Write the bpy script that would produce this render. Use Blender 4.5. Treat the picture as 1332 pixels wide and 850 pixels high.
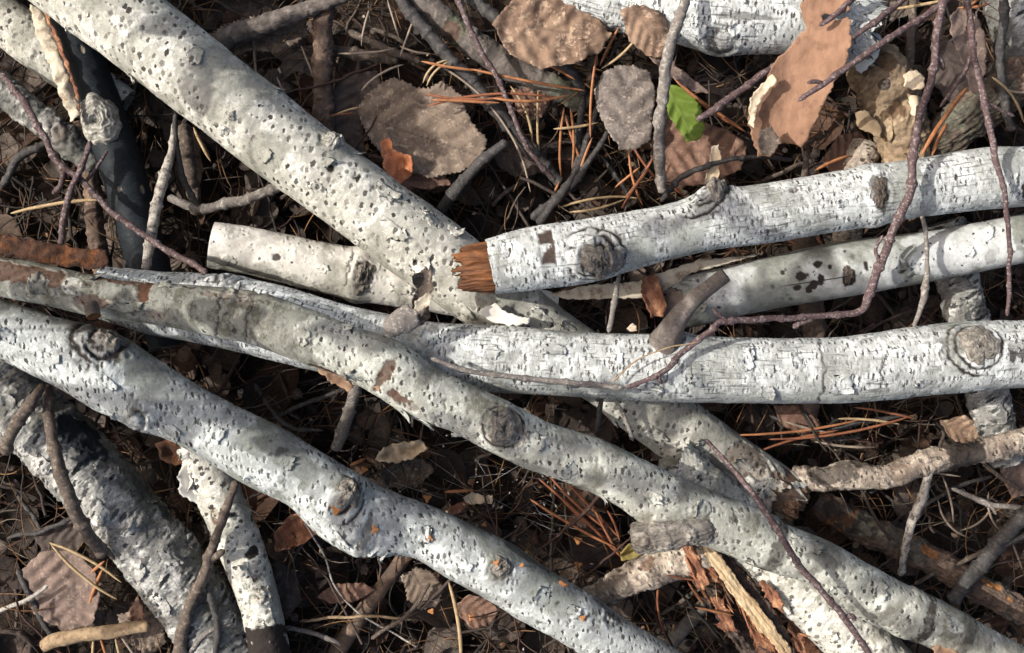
import bpy, math, random
import numpy as np
from mathutils import Vector, geometry

for _o in list(bpy.data.objects):
    bpy.data.objects.remove(_o)
random.seed(11)
RNG = np.random.default_rng(11)
SC = bpy.context.scene
COL = SC.collection

# ---------------------------------------------------------------- camera, sky, sun, exposure
HC = 1.70                      # the phone was held about this far above the pile, looking straight down
cam = bpy.data.objects.new("camera", bpy.data.cameras.new("camera"))
COL.objects.link(cam)
cam.location = (0, 0, HC)
cam.data.sensor_width = 36
cam.data.lens = 18 / (0.666 / HC)
cam.data.clip_start = 0.05
cam.data.clip_end = 200
SC.camera = cam

SUN_AZ = math.radians(10)      # towards the left of the frame, a little up
SUN_EL = math.radians(44)
to_sun = Vector((-math.cos(SUN_EL) * math.cos(SUN_AZ), math.cos(SUN_EL) * math.sin(SUN_AZ), math.sin(SUN_EL)))
sl = bpy.data.lights.new("sun", 'SUN')
sl.energy = 4.5
sl.angle = math.radians(0.5)
sl.color = (1.0, 0.965, 0.90)
so = bpy.data.objects.new("sun", sl)
COL.objects.link(so)
so.rotation_euler = to_sun.to_track_quat('Z', 'Y').to_euler()

world = bpy.data.worlds.new("World")
SC.world = world
world.use_nodes = True
wn = world.node_tree.nodes
sky = wn.new('ShaderNodeTexSky')
sky.sky_type = 'NISHITA'
sky.dust_density = 6.0
sky.ozone_density = 0.3
sky.sun_disc = False
sky.sun_elevation = SUN_EL
sky.sun_rotation = math.atan2(to_sun.x, to_sun.y)
wn['Background'].inputs[1].default_value = 0.15
world.node_tree.links.new(sky.outputs[0], wn['Background'].inputs[0])

SC.view_settings.view_transform = 'Standard'
SC.view_settings.look = 'None'
SC.view_settings.gamma = 1
SC.view_settings.exposure = 0.4
SC.cycles.max_bounces = 6

# ---------------------------------------------------------------- helpers
def WP(px, py, z):             # a point of the picture plane at height z (metres) as a place
    f = 0.001 * (HC - z) / HC
    return np.array([(px - 666) * f, (425 - py) * f, z])

_perm = np.random.default_rng(3).permutation(256).astype(np.int32)
_perm = np.concatenate([_perm, _perm, _perm])
_g = np.random.default_rng(4).normal(size=(256, 3))
_g /= np.linalg.norm(_g, axis=1)[:, None]
_g = _g.astype(np.float32)

def pn(P):                     # gradient noise, P (...,3)
    P = np.asarray(P, dtype=np.float32)
    sh = P.shape[:-1]
    P = P.reshape(-1, 3)
    I = np.floor(P).astype(np.int32)
    F = P - I
    U = F * F * F * (F * (F * 6 - 15) + 10)
    I &= 255
    out = np.zeros(len(P), np.float32)
    for dx in (0, 1):
        wx = U[:, 0] if dx else 1 - U[:, 0]
        hx = _perm[(I[:, 0] + dx) & 255]
        for dy in (0, 1):
            wy = wx * (U[:, 1] if dy else 1 - U[:, 1])
            hy = _perm[hx + ((I[:, 1] + dy) & 255)]
            for dz in (0, 1):
                w = wy * (U[:, 2] if dz else 1 - U[:, 2])
                g = _g[_perm[hy + ((I[:, 2] + dz) & 255)]]
                out += w * (g[:, 0] * (F[:, 0] - dx) + g[:, 1] * (F[:, 1] - dy) + g[:, 2] * (F[:, 2] - dz))
    return out.reshape(sh) * 1.6

def fbm(P, o=3):
    P = np.asarray(P, dtype=np.float32)
    a, t = 1.0, 0.0
    for i in range(o):
        t = t + a * pn(P * (2.03 ** i) + 17.3 * i)
        a *= 0.5
    return t

def ss(a, b, x):
    t = np.clip((x - a) / (b - a), 0, 1)
    return t * t * (3 - 2 * t)

def tag(o, label=None, cat=None, group=None, kind=None):
    if label: o['label'] = label
    if cat: o['category'] = cat
    if group: o['group'] = group
    if kind: o['kind'] = kind
    return o

def link(name, me, mat, parent=None):
    o = bpy.data.objects.new(name, me)
    COL.objects.link(o)
    if mat is not None and not me.materials:
        me.materials.append(mat)
    if parent is not None:
        o.parent = parent
        off, p = Vector(), parent
        while p is not None:
            off += p.location
            p = p.parent
        o.location = -off              # part meshes are built in place
    return o

def raw_mesh(name, V, quads, attrs=None, tris=None, vec=()):
    V = np.asarray(V, dtype=np.float32).reshape(-1, 3)
    quads = np.asarray(quads, dtype=np.int32).reshape(-1, 4) if quads is not None else np.zeros((0, 4), np.int32)
    tris = np.asarray(tris, dtype=np.int32).reshape(-1, 3) if tris is not None else np.zeros((0, 3), np.int32)
    me = bpy.data.meshes.new(name)
    me.vertices.add(len(V))
    me.vertices.foreach_set('co', V.ravel())
    nl = quads.size + tris.size
    me.loops.add(nl)
    me.loops.foreach_set('vertex_index', np.concatenate([quads.ravel(), tris.ravel()]))
    nq, nt = len(quads), len(tris)
    me.polygons.add(nq + nt)
    me.polygons.foreach_set('loop_start', np.concatenate([np.arange(nq) * 4, nq * 4 + np.arange(nt) * 3]).astype(np.int32))
    for k, v in (attrs or {}).items():
        v = np.asarray(v, dtype=np.float32)
        if k in vec:
            a = me.attributes.new(k, 'FLOAT_VECTOR', 'POINT')
            a.data.foreach_set('vector', v.ravel())
        elif v.ndim == 2:
            a = me.attributes.new(k, 'FLOAT_COLOR', 'POINT')
            if v.shape[1] == 3:
                v = np.concatenate([v, np.ones((len(v), 1), np.float32)], 1)
            a.data.foreach_set('color', v.ravel())
        else:
            a = me.attributes.new(k, 'FLOAT', 'POINT')
            a.data.foreach_set('value', v.ravel())
    me.update(calc_edges=True)
    me.validate()
    me.shade_smooth()
    return me

def grid_quads(n, m, wrap):
    i = np.arange(n - 1)[:, None]
    j = np.arange(m if wrap else m - 1)[None, :]
    j2 = (j + 1) % m
    return np.stack([i * m + j, i * m + j2, (i + 1) * m + j2, (i + 1) * m + j], -1).reshape(-1, 4)

# ---------------------------------------------------------------- materials
def nodes_of(name):
    m = bpy.data.materials.new(name)
    m.use_nodes = True
    nt = m.node_tree
    b = nt.nodes['Principled BSDF']
    return m, nt, b

def N(nt, t, **kw):
    n = nt.nodes.new(t)
    for k, v in kw.items():
        setattr(n, k, v)
    return n

def rgba(c): return (c[0], c[1], c[2], 1)

def mixc(nt, fac, a, b, bt='MIX'):
    n = N(nt, 'ShaderNodeMix', data_type='RGBA', blend_type=bt)
    for s, v in ((0, fac), (6, a), (7, b)):
        if isinstance(v, bpy.types.NodeSocket):
            nt.links.new(v, n.inputs[s])
        elif s == 0:
            n.inputs[0].default_value = v
        else:
            n.inputs[s].default_value = rgba(v)
    return n.outputs[2]

def noise(nt, scale, detail=3, rough=0.6, vec=None):
    n = N(nt, 'ShaderNodeTexNoise')
    n.inputs['Scale'].default_value = scale
    n.inputs['Detail'].default_value = detail
    n.inputs['Roughness'].default_value = rough
    if vec is None:
        tc = N(nt, 'ShaderNodeTexCoord')
        vec = tc.outputs['Object']
    nt.links.new(vec, n.inputs['Vector'])
    return n.outputs['Fac']

def ramp(nt, f, a, b, lo=0.0, hi=1.0):
    n = N(nt, 'ShaderNodeMapRange')
    n.inputs[1].default_value = a; n.inputs[2].default_value = b
    n.inputs[3].default_value = lo; n.inputs[4].default_value = hi
    nt.links.new(f, n.inputs[0])
    return n.outputs[0]

def bump(nt, b, f, strength, dist):
    n = N(nt, 'ShaderNodeBump')
    n.inputs['Strength'].default_value = strength
    n.inputs['Distance'].default_value = dist
    nt.links.new(f, n.inputs['Height'])
    nt.links.new(n.outputs[0], b.inputs['Normal'])

def attr(nt, name):
    return N(nt, 'ShaderNodeAttribute', attribute_name=name)

def bark_mat(name, ca, cb, dark=(0.025, 0.02, 0.018), brown=(0.11, 0.055, 0.03), brown2=(0.05, 0.028, 0.018),
             green=(0.16, 0.17, 0.11), rough=0.85, spec=0.12, speck=0.5, speckcol=(0.3, 0.28, 0.25), dash=0.0, hair=0.0, dot=0.0, paper=0.0, scales=None):
    m, nt, b = nodes_of(name)
    mk = attr(nt, 'mask')
    sep = N(nt, 'ShaderNodeSeparateColor')
    nt.links.new(mk.outputs['Color'], sep.inputs[0])
    tone = attr(nt, 'tone').outputs['Fac']
    c = mixc(nt, tone, ca, cb)
    f1 = noise(nt, 420, 4, 0.7)
    c = mixc(nt, ramp(nt, f1, 0.56, 0.74, 0, speck), c, speckcol)
    f2 = noise(nt, 60, 5, 0.65)
    c = mixc(nt, ramp(nt, f2, 0.35, 0.7, 0.0, 0.3), c, tuple(0.75 * x for x in cb))
    gcol = mixc(nt, ramp(nt, noise(nt, 160, 4, 0.7), 0.35, 0.65), green, tuple(x * 0.5 for x in green))
    c = mixc(nt, sep.outputs[2], c, gcol)
    bc = mixc(nt, ramp(nt, noise(nt, 190, 4, 0.7), 0.35, 0.65), brown, brown2)
    height = noise(nt, 520, 5, 0.75)
    co = attr(nt, 'bark_co').outputs['Vector']
    def layer(sx, sy, thr, off):
        mp = N(nt, 'ShaderNodeMapping'); mp.inputs['Scale'].default_value = (sx, sy, 1); mp.inputs['Location'].default_value = (off, off, 0)
        nt.links.new(co, mp.inputs[0])
        n_ = N(nt, 'ShaderNodeTexNoise'); n_.inputs['Scale'].default_value = 1; n_.inputs['Detail'].default_value = 6; n_.inputs['Roughness'].default_value = 0.68
        nt.links.new(mp.outputs[0], n_.inputs['Vector'])
        return ramp(nt, n_.outputs['Fac'], thr, thr + 0.018), ramp(nt, n_.outputs['Fac'], thr - 0.012, thr - 0.002), n_.outputs['Fac']
    if paper:
        for sx, sy, thr, off, amt in ((60, 36, 0.50, 0, 0.55), (110, 70, 0.55, 7, 0.5), (34, 22, 0.54, 3, 0.4)):
            up, lo_, raw = layer(sx, sy, thr, off)
            k = N(nt, 'ShaderNodeMath', operation='MULTIPLY'); nt.links.new(up, k.inputs[0]); k.inputs[1].default_value = amt * paper
            c = mixc(nt, k.outputs[0], c, tuple(0.62 * x + 0.02 for x in cb))
            ed = N(nt, 'ShaderNodeMath', operation='SUBTRACT'); nt.links.new(lo_, ed.inputs[0]); nt.links.new(up, ed.inputs[1])
            e2 = N(nt, 'ShaderNodeMath', operation='MULTIPLY'); nt.links.new(ed.outputs[0], e2.inputs[0]); e2.inputs[1].default_value = 0.5 * paper
            c = mixc(nt, e2.outputs[0], c, tuple(0.35 * x for x in cb))
            sb = N(nt, 'ShaderNodeMath', operation='MULTIPLY_ADD'); nt.links.new(up, sb.inputs[0]); sb.inputs[1].default_value = -0.55; nt.links.new(height, sb.inputs[2])
            height = sb.outputs[0]
    def cells(sx, sy, rad, keep, lo):
        mp = N(nt, 'ShaderNodeMapping')
        mp.inputs['Scale'].default_value = (sx, sy, 0)
        nt.links.new(co, mp.inputs[0])
        ad = N(nt, 'ShaderNodeVectorMath', operation='ADD')
        dn = N(nt, 'ShaderNodeTexNoise'); dn.inputs['Scale'].default_value = 240
        nt.links.new(co, dn.inputs['Vector'])
        sc_ = N(nt, 'ShaderNodeVectorMath', operation='SCALE'); sc_.inputs['Scale'].default_value = 0.5
        nt.links.new(dn.outputs['Color'], sc_.inputs[0])
        nt.links.new(mp.outputs[0], ad.inputs[0]); nt.links.new(sc_.outputs[0], ad.inputs[1])
        vo = N(nt, 'ShaderNodeTexVoronoi', voronoi_dimensions='2D', feature='F1')
        vo.inputs['Scale'].default_value = 1
        nt.links.new(ad.outputs[0], vo.inputs['Vector'])
        sc2 = N(nt, 'ShaderNodeSeparateColor')
        nt.links.new(vo.outputs['Color'], sc2.inputs[0])
        k = ramp(nt, vo.outputs['Distance'], rad, rad * 0.45)
        kp = ramp(nt, sc2.outputs[0], keep, keep + 0.35, 0, 1)
        mm = N(nt, 'ShaderNodeMath', operation='MULTIPLY')
        nt.links.new(k, mm.inputs[0]); nt.links.new(kp, mm.inputs[1])
        m2 = N(nt, 'ShaderNodeMath', operation='MULTIPLY')
        nt.links.new(mm.outputs[0], m2.inputs[0]); m2.inputs[1].default_value = lo
        return m2.outputs[0]
    if scales:
        sx, sy, rad, keep, amt, rot = scales
        dn = N(nt, 'ShaderNodeTexNoise'); dn.inputs['Scale'].default_value = 240; dn.inputs['Detail'].default_value = 4
        nt.links.new(co, dn.inputs['Vector'])
        ds_ = N(nt, 'ShaderNodeVectorMath', operation='MULTIPLY_ADD')
        nt.links.new(dn.outputs['Color'], ds_.inputs[0]); ds_.inputs[1].default_value = (0.0068, 0.0068, 0); nt.links.new(co, ds_.inputs[2])
        def field(shift):
            ad = N(nt, 'ShaderNodeVectorMath', operation='ADD'); nt.links.new(ds_.outputs[0], ad.inputs[0]); ad.inputs[1].default_value = (shift, 0, 0)
            rt = N(nt, 'ShaderNodeVectorRotate', rotation_type='Z_AXIS'); nt.links.new(ad.outputs[0], rt.inputs['Vector']); rt.inputs['Angle'].default_value = rot
            mp = N(nt, 'ShaderNodeMapping'); mp.inputs['Scale'].default_value = (sx, sy, 0); nt.links.new(rt.outputs[0], mp.inputs[0])
            vo = N(nt, 'ShaderNodeTexVoronoi', voronoi_dimensions='2D', feature='F1'); vo.inputs['Scale'].default_value = 1
            nt.links.new(mp.outputs[0], vo.inputs['Vector'])
            se = N(nt, 'ShaderNodeSeparateColor'); nt.links.new(vo.outputs['Color'], se.inputs[0])
            sz = ramp(nt, se.outputs[1], 0, 1, 0.4, 1.2)                    # marks differ in size
            dv = N(nt, 'ShaderNodeMath', operation='DIVIDE'); nt.links.new(vo.outputs['Distance'], dv.inputs[0]); nt.links.new(sz, dv.inputs[1])
            k = ramp(nt, dv.outputs[0], rad, rad * 0.78)
            kp = ramp(nt, se.outputs[0], keep, keep + 0.06, 0, 1)
            mm = N(nt, 'ShaderNodeMath', operation='MULTIPLY'); nt.links.new(k, mm.inputs[0]); nt.links.new(kp, mm.inputs[1])
            return mm.outputs[0], se.outputs[2]
        core, rnd = field(0.0)
        clear = ramp(nt, noise(nt, 13, 3, 0.6, co), 0.30, 0.42, 0.4, 1.0)          # stretches of clean bark
        gi = ramp(nt, sep.outputs[2], 0.1, 0.8, 1.0, 0.12)
        cl = N(nt, 'ShaderNodeMath', operation='MULTIPLY'); nt.links.new(clear, cl.inputs[0]); nt.links.new(gi, cl.inputs[1])
        c1 = N(nt, 'ShaderNodeMath', operation='MULTIPLY'); nt.links.new(core, c1.inputs[0]); nt.links.new(cl.outputs[0], c1.inputs[1])
        core = c1.outputs[0]
        inner, _q = field(0.0008)  # darker side of each mark: shadow under its lip, put into the colour
        ii = N(nt, 'ShaderNodeMath', operation='MULTIPLY'); nt.links.new(inner, ii.inputs[0]); nt.links.new(core, ii.inputs[1])
        i2 = N(nt, 'ShaderNodeMath', operation='MULTIPLY'); nt.links.new(ii.outputs[0], i2.inputs[0]); nt.links.new(ramp(nt, rnd, 0, 1, 0.2, 0.9), i2.inputs[1]); ii = i2
        lip, _r = field(-0.0034)
        ls = N(nt, 'ShaderNodeMath', operation='SUBTRACT', use_clamp=True); nt.links.new(lip, ls.inputs[0]); nt.links.new(core, ls.inputs[1])
        l2 = N(nt, 'ShaderNodeMath', operation='MULTIPLY'); nt.links.new(ls.outputs[0], l2.inputs[0]); nt.links.new(cl.outputs[0], l2.inputs[1]); ls = l2
        lk = N(nt, 'ShaderNodeMath', operation='MULTIPLY'); nt.links.new(ls.outputs[0], lk.inputs[0]); lk.inputs[1].default_value = 0.3
        c = mixc(nt, lk.outputs[0], c, tuple(min(0.86, x * 1.2 + 0.05) for x in ca))
        ck = N(nt, 'ShaderNodeMath', operation='MULTIPLY'); nt.links.new(core, ck.inputs[0]); nt.links.new(ramp(nt, rnd, 0, 1, amt * 0.55, amt), ck.inputs[1])
        c = mixc(nt, ck.outputs[0], c, tuple(0.20 * x + 0.3 * y for x, y in zip(cb, dark)))
        c = mixc(nt, ii.outputs[0], c, tuple(0.02 * x + 0.6 * y + 0.004 for x, y in zip(cb, dark)))
        sb = N(nt, 'ShaderNodeMath', operation='MULTIPLY_ADD'); nt.links.new(core, sb.inputs[0]); sb.inputs[1].default_value = -0.25; nt.links.new(height, sb.inputs[2])
        s3 = N(nt, 'ShaderNodeMath', operation='MULTIPLY_ADD'); nt.links.new(ls.outputs[0], s3.inputs[0]); s3.inputs[1].default_value = 0.12; nt.links.new(sb.outputs[0], s3.inputs[2])
        height = s3.outputs[0]
    marks = []
    if dash: marks.append(cells(260, 75, 0.27, 0.30, dash))
    if dot: marks.append(cells(115, 95, 0.24, 0.35, dot))
    if hair:
        mp = N(nt, 'ShaderNodeMapping'); mp.inputs['Scale'].default_value = (30, 300, 1)
        nt.links.new(co, mp.inputs[0])
        hn = N(nt, 'ShaderNodeTexNoise'); hn.inputs['Scale'].default_value = 1; hn.inputs['Detail'].default_value = 3
        nt.links.new(mp.outputs[0], hn.inputs['Vector'])
        r1 = ramp(nt, hn.outputs['Fac'], 0.565, 0.60)
        pm = ramp(nt, noise(nt, 16, 3, 0.6, co), 0.45, 0.6)
        mm = N(nt, 'ShaderNodeMath', operation='MULTIPLY'); nt.links.new(r1, mm.inputs[0]); nt.links.new(pm, mm.inputs[1])
        m2 = N(nt, 'ShaderNodeMath', operation='MULTIPLY'); nt.links.new(mm.outputs[0], m2.inputs[0]); m2.inputs[1].default_value = hair
        marks.append(m2.outputs[0])
    for q in marks:
        c = mixc(nt, q, c, tuple(0.6 * x + 0.035 for x in dark))
        sb = N(nt, 'ShaderNodeMath', operation='MULTIPLY_ADD')
        nt.links.new(q, sb.inputs[0]); sb.inputs[1].default_value = -1.2; nt.links.new(height, sb.inputs[2])
        height = sb.outputs[0]
    c = mixc(nt, sep.outputs[1], c, bc)
    c = mixc(nt, sep.outputs[0], c, dark)
    nt.links.new(c, b.inputs['Base Color'])
    b.inputs['Roughness'].default_value = rough
    b.inputs['Specular IOR Level'].default_value = spec
    bump(nt, b, height, 0.2, 0.0009)
    return m

def plain_mat(name, c1, c2, scale=120, rough=0.75, bmp=0.5, dist=0.0012, spec=0.25, c3=None, s3=40, stretch=None):
    m, nt, b = nodes_of(name)
    vec = None
    if stretch:
        tc = N(nt, 'ShaderNodeTexCoord'); mp = N(nt, 'ShaderNodeMapping')
        mp.inputs['Rotation'].default_value = (0, 0, stretch[0])
        mp.inputs['Scale'].default_value = stretch[1]
        mp.vector_type = 'TEXTURE'
        nt.links.new(tc.outputs['Object'], mp.inputs[0]); vec = mp.outputs[0]
    f = noise(nt, scale, 5, 0.7, vec)
    c = mixc(nt, ramp(nt, f, 0.33, 0.67), c1, c2)
    if c3:
        c = mixc(nt, ramp(nt, noise(nt, s3, 4, 0.7), 0.52, 0.66), c, c3)
    nt.links.new(c, b.inputs['Base Color'])
    b.inputs['Roughness'].default_value = rough
    b.inputs['Specular IOR Level'].default_value = spec
    bump(nt, b, noise(nt, scale * 2.5, 5, 0.75, vec), min(1, bmp * 1.5), dist * 1.5)
    return m

def tint_mat(name, rough=0.7, scale=200, spec=0.25, amount=0.5):       # colour per piece from the attribute 'tint', grain by noise
    m, nt, b = nodes_of(name)
    c = attr(nt, 'tint').outputs['Color']
    f = ramp(nt, noise(nt, scale, 4, 0.7), 0.3, 0.7)
    n = N(nt, 'ShaderNodeMix', data_type='RGBA', blend_type='MULTIPLY')
    n.inputs[0].default_value = 1
    nt.links.new(c, n.inputs[6])
    nt.links.new(mixc(nt, f, (1 - amount,) * 3, (1.25,) * 3), n.inputs[7])
    nt.links.new(n.outputs[2], b.inputs['Base Color'])
    b.inputs['Roughness'].default_value = rough
    b.inputs['Specular IOR Level'].default_value = spec
    bump(nt, b, noise(nt, scale * 3, 3, 0.7), 0.4, 0.001)
    return m

def leaf_mat(name, c1, c2, vein, c3=None, scale=55, rough=0.7, trans=0.0, veinw=0.5, spec=0.2):
    m, nt, b = nodes_of(name)
    f = noise(nt, scale, 6, 0.72)
    c = mixc(nt, ramp(nt, f, 0.34, 0.66), c1, c2)
    if c3:
        c = mixc(nt, ramp(nt, noise(nt, scale * 2.2, 4, 0.75), 0.54, 0.64, 0, 0.85), c, c3)
    c = mixc(nt, ramp(nt, attr(nt, 'vein').outputs['Fac'], 0, 1, 0, veinw), c, vein)
    c = mixc(nt, ramp(nt, noise(nt, 700, 3, 0.7), 0.55, 0.75, 0, 0.4), c, tuple(x * 0.45 for x in c1))
    nt.links.new(c, b.inputs['Base Color'])
    b.inputs['Roughness'].default_value = rough
    b.inputs['Specular IOR Level'].default_value = spec
    bump(nt, b, noise(nt, 380, 4, 0.7), 0.5, 0.0012)
    if trans:
        tr = N(nt, 'ShaderNodeBsdfTranslucent')
        nt.links.new(c, tr.inputs['Color'])
        mx = N(nt, 'ShaderNodeMixShader')
        mx.inputs[0].default_value = trans
        nt.links.new(b.outputs[0], mx.inputs[1]); nt.links.new(tr.outputs[0], mx.inputs[2])
        nt.links.new(mx.outputs[0], nt.nodes['Material Output'].inputs['Surface'])
    return m

# ---------------------------------------------------------------- logs
def spline(pts, ds):
    P = np.array(pts, dtype=float)                 # x,y,z,r (metres)
    Pe = np.vstack([2 * P[0] - P[1], P, 2 * P[-1] - P[-2]])
    out = []
    for i in range(1, len(Pe) - 2):
        t = np.linspace(0, 1, 40, endpoint=False)[:, None]
        a, b_, c, d = Pe[i - 1], Pe[i], Pe[i + 1], Pe[i + 2]
        out.append(0.5 * ((2 * b_) + (-a + c) * t + (2 * a - 5 * b_ + 4 * c - d) * t ** 2 + (-a + 3 * b_ - 3 * c + d) * t ** 3))
    out.append(P[-1:])
    Q = np.vstack(out)
    L = np.concatenate([[0], np.cumsum(np.linalg.norm(np.diff(Q[:, :3], axis=0), axis=1))])
    n = max(4, int(L[-1] / ds) + 1)
    s = np.linspace(0, L[-1], n)
    return s, np.stack([np.interp(s, L, Q[:, k]) for k in range(4)], 1)

def frames(Q):
    T = np.gradient(Q[:, :3], axis=0)
    T /= np.linalg.norm(T, axis=1)[:, None]
    Z = np.array([0, 0, 1.0])
    if abs(T[:, 2]).max() > 0.9:
        Z = np.array([0.3, 1.0, 0.2]); Z /= np.linalg.norm(Z)
    Nn = Z - (T @ Z)[:, None] * T
    Nn /= np.linalg.norm(Nn, axis=1)[:, None]
    B = np.cross(T, Nn)
    return T, Nn, B

def wpts(pts):
    out = []
    for p in pts:
        z = p[2] * 0.001
        w = WP(p[0], p[1], z)
        out.append((w[0], w[1], z, p[3] * 0.001 * (HC - z) / HC))
    return out

class Log:
    pass

_seed = [0]
def make_log(name, label, cat, pts, mat, st, feats=(), group=None, ds=0.0017, top=116, bot=20, part_name='bark', jag0=0, jag1=0, parent=None):
    """pts: picture x, y, height in mm, radius in picture units; a swept tube with bark relief; feats are placed by picture point"""
    _seed[0] += 1
    sd = _seed[0] * 7.31
    s, Q = spline(wpts(pts), ds)
    T, Nn, B = frames(Q)
    th = np.concatenate([np.linspace(-1.85, 1.85, top), np.linspace(1.85, 2 * math.pi - 1.85, bot + 2)[1:-1]])
    th = np.where(th > math.pi, th - 2 * math.pi, th)
    order = np.argsort(th); th = th[order]
    n, m = len(s), len(th)
    R = Q[:, 3]
    ct, sn = np.cos(th), np.sin(th)
    NP = np.empty((n, m, 3), np.float32)
    NP[..., 0] = s[:, None] + sd
    NP[..., 1] = R[:, None] * ct + sd * 0.7
    NP[..., 2] = R[:, None] * sn - sd * 0.3
    h = st.get('und', 0.05) * R.mean() * fbm(NP * 9, 2)
    h = h + st.get('med', 0.0006) * fbm(NP * 45, 3)
    dark = np.zeros((n, m), np.float32); brown = dark.copy(); green = dark.copy()
    tone = np.clip(0.5 + 0.7 * fbm(NP * np.array([30, 18, 18]), 4), 0, 1)
    AN = np.array(st.get('anis', (1.0, 0.7, 0.7)))
    if st.get('flake'):
        fl = fbm(NP * AN * st.get('ff', 55) + 5, 4)
        for lv in (0.12, -0.22, 0.42):
            e = ss(lv, lv + 0.06, fl)
            h = h + st['flake'] * e
            edge = np.exp(-((fl - lv - 0.0) / 0.03) ** 2)
            dark = np.maximum(dark, st.get('edge', 0.25) * edge * ss(-0.1, 0.3, fbm(NP * 40 + 9, 2)))
        tone = np.clip(tone * 0.55 + 0.55 * (1 - ss(0.0, 0.25, fl)), 0, 1)
    if st.get('wrinkle'):
        wr = fbm(NP * np.array([28, 170, 170]) + 31, 3)
        pm = ss(st.get('wt', -0.1), 0.5, fbm(NP * 14 + 3, 2))
        ln = np.exp(-(wr / 0.07) ** 2) * pm
        dark = np.maximum(dark, 0.75 * st['wrinkle'] * ln)
        h = h - 0.0003 * ln
    if st.get('cross'):
        wr = fbm(NP * np.array([170, 34, 34]) + 61, 3)
        pm = ss(-0.05, 0.4, fbm(NP * 17 + 23, 2))
        ln = np.exp(-(wr / 0.06) ** 2) * pm
        dark = np.maximum(dark, 0.8 * st['cross'] * ln)
        h = h - 0.0003 * ln
    if st.get('ridge'):
        rg = fbm(NP * np.array(st.get('rf', (30, 120, 120))) + 41, 4)
        h = h + st['ridge'] * np.abs(rg) * 2 - st['ridge']
        dark = np.maximum(dark, st.get('rd', 0.6) * np.exp(-(rg / 0.10) ** 2))
    if st.get('green'):
        gm = ss(0.35 - st['green'], 0.65 - st['green'] * 0.6, fbm(NP * np.array([16, 13, 13]) + 77, 4) * 0.8 + 0.25)
        green = np.maximum(green, gm * 0.85)
    if st.get('brown'):
        bm = ss(0.62 - st['brown'], 0.68 - st['brown'], fbm(NP * 20 + 51, 4) + 0.15)
        brown = np.maximum(brown, bm); h = h - 0.0009 * bm
    # lenticels
    le = st.get('lent')
    if le:
        area = (s[-1] - s[0]) * R.mean() * 3.9
        k = int(le['n'] * area)
        rs = np.random.default_rng(_seed[0] + 100)
        for _ in range(k):
            s0 = rs.uniform(0, s[-1]); t0 = rs.uniform(-1.9, 1.9)
            i0 = np.searchsorted(s, s0); r = R[min(i0, n - 1)]
            sz = rs.lognormal(0, le.get('var', 0.35))
            lw, ll = le['w'] * sz, le['l'] * sz
            wn_ = 2.6 * max(lw, ll)
            a0, a1 = np.searchsorted(s, [s0 - wn_, s0 + wn_]); b0, b1 = np.searchsorted(th, [t0 - wn_ / r, t0 + wn_ / r])
            if a1 - a0 < 1 or b1 - b0 < 1: continue
            x = (s[a0:a1] - s0)[:, None]; y = ((th[b0:b1] - t0) * r)[None, :]
            an = rs.normal(le.get('ang', 0), le.get('angv', 0.25))
            xr = x * math.cos(an) + y * math.sin(an); yr = -x * math.sin(an) + y * math.cos(an)
            d = np.sqrt((xr / lw) ** 2 + (yr / ll) ** 2) * (1 + 0.35 * np.sin(xr * rs.uniform(300, 900) + rs.uniform(0, 6)) * np.cos(yr * rs.uniform(300, 900) + rs.uniform(0, 6)))
            core = ss(1.25, 0.55, d)
            st_ = rs.uniform(0.3, 1.0) ** 0.6
            dark[a0:a1, b0:b1] = np.maximum(dark[a0:a1, b0:b1], core * st_ * le.get('k', 0.95))
            lip = np.exp(-((d - 1.55) / 0.4) ** 2) * ss(0.4, -0.9, xr / max(lw, 1e-6) * le.get('ls', 1)) * rs.uniform(0.2, 1.0)
            h[a0:a1, b0:b1] += le['lip'] * lip - le['dep'] * core
            tone[a0:a1, b0:b1] = np.clip(tone[a0:a1, b0:b1] - 0.6 * lip, 0, 1)
    lg = Log()
    lg.s, lg.Q, lg.T, lg.Nn, lg.B, lg.th, lg.R = s, Q, T, Nn, B, th, R
    zz = Q[:, 2]
    lg.pxy = np.stack([Q[:, 0] / (0.001 * (HC - zz) / HC) + 666, 425 - Q[:, 1] / (0.001 * (HC - zz) / HC)], 1)
    def loc(px, py):
        d = np.hypot(lg.pxy[:, 0] - px, lg.pxy[:, 1] - py)
        i = int(d.argmin())
        z = Q[i, 2]
        w = WP(px, py, z + 0.6 * R[i])
        off = float((w[:2] - Q[i, :2]) @ B[i, :2])
        return s[i], math.asin(max(-0.98, min(0.98, off / R[i]))), R[i]
    lg.loc = loc
    S2 = s[:, None]; T2 = th[None, :]
    jn = fbm(NP * 38 + 90, 4)
    jf = fbm(NP * 110 + 95, 3)
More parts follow.
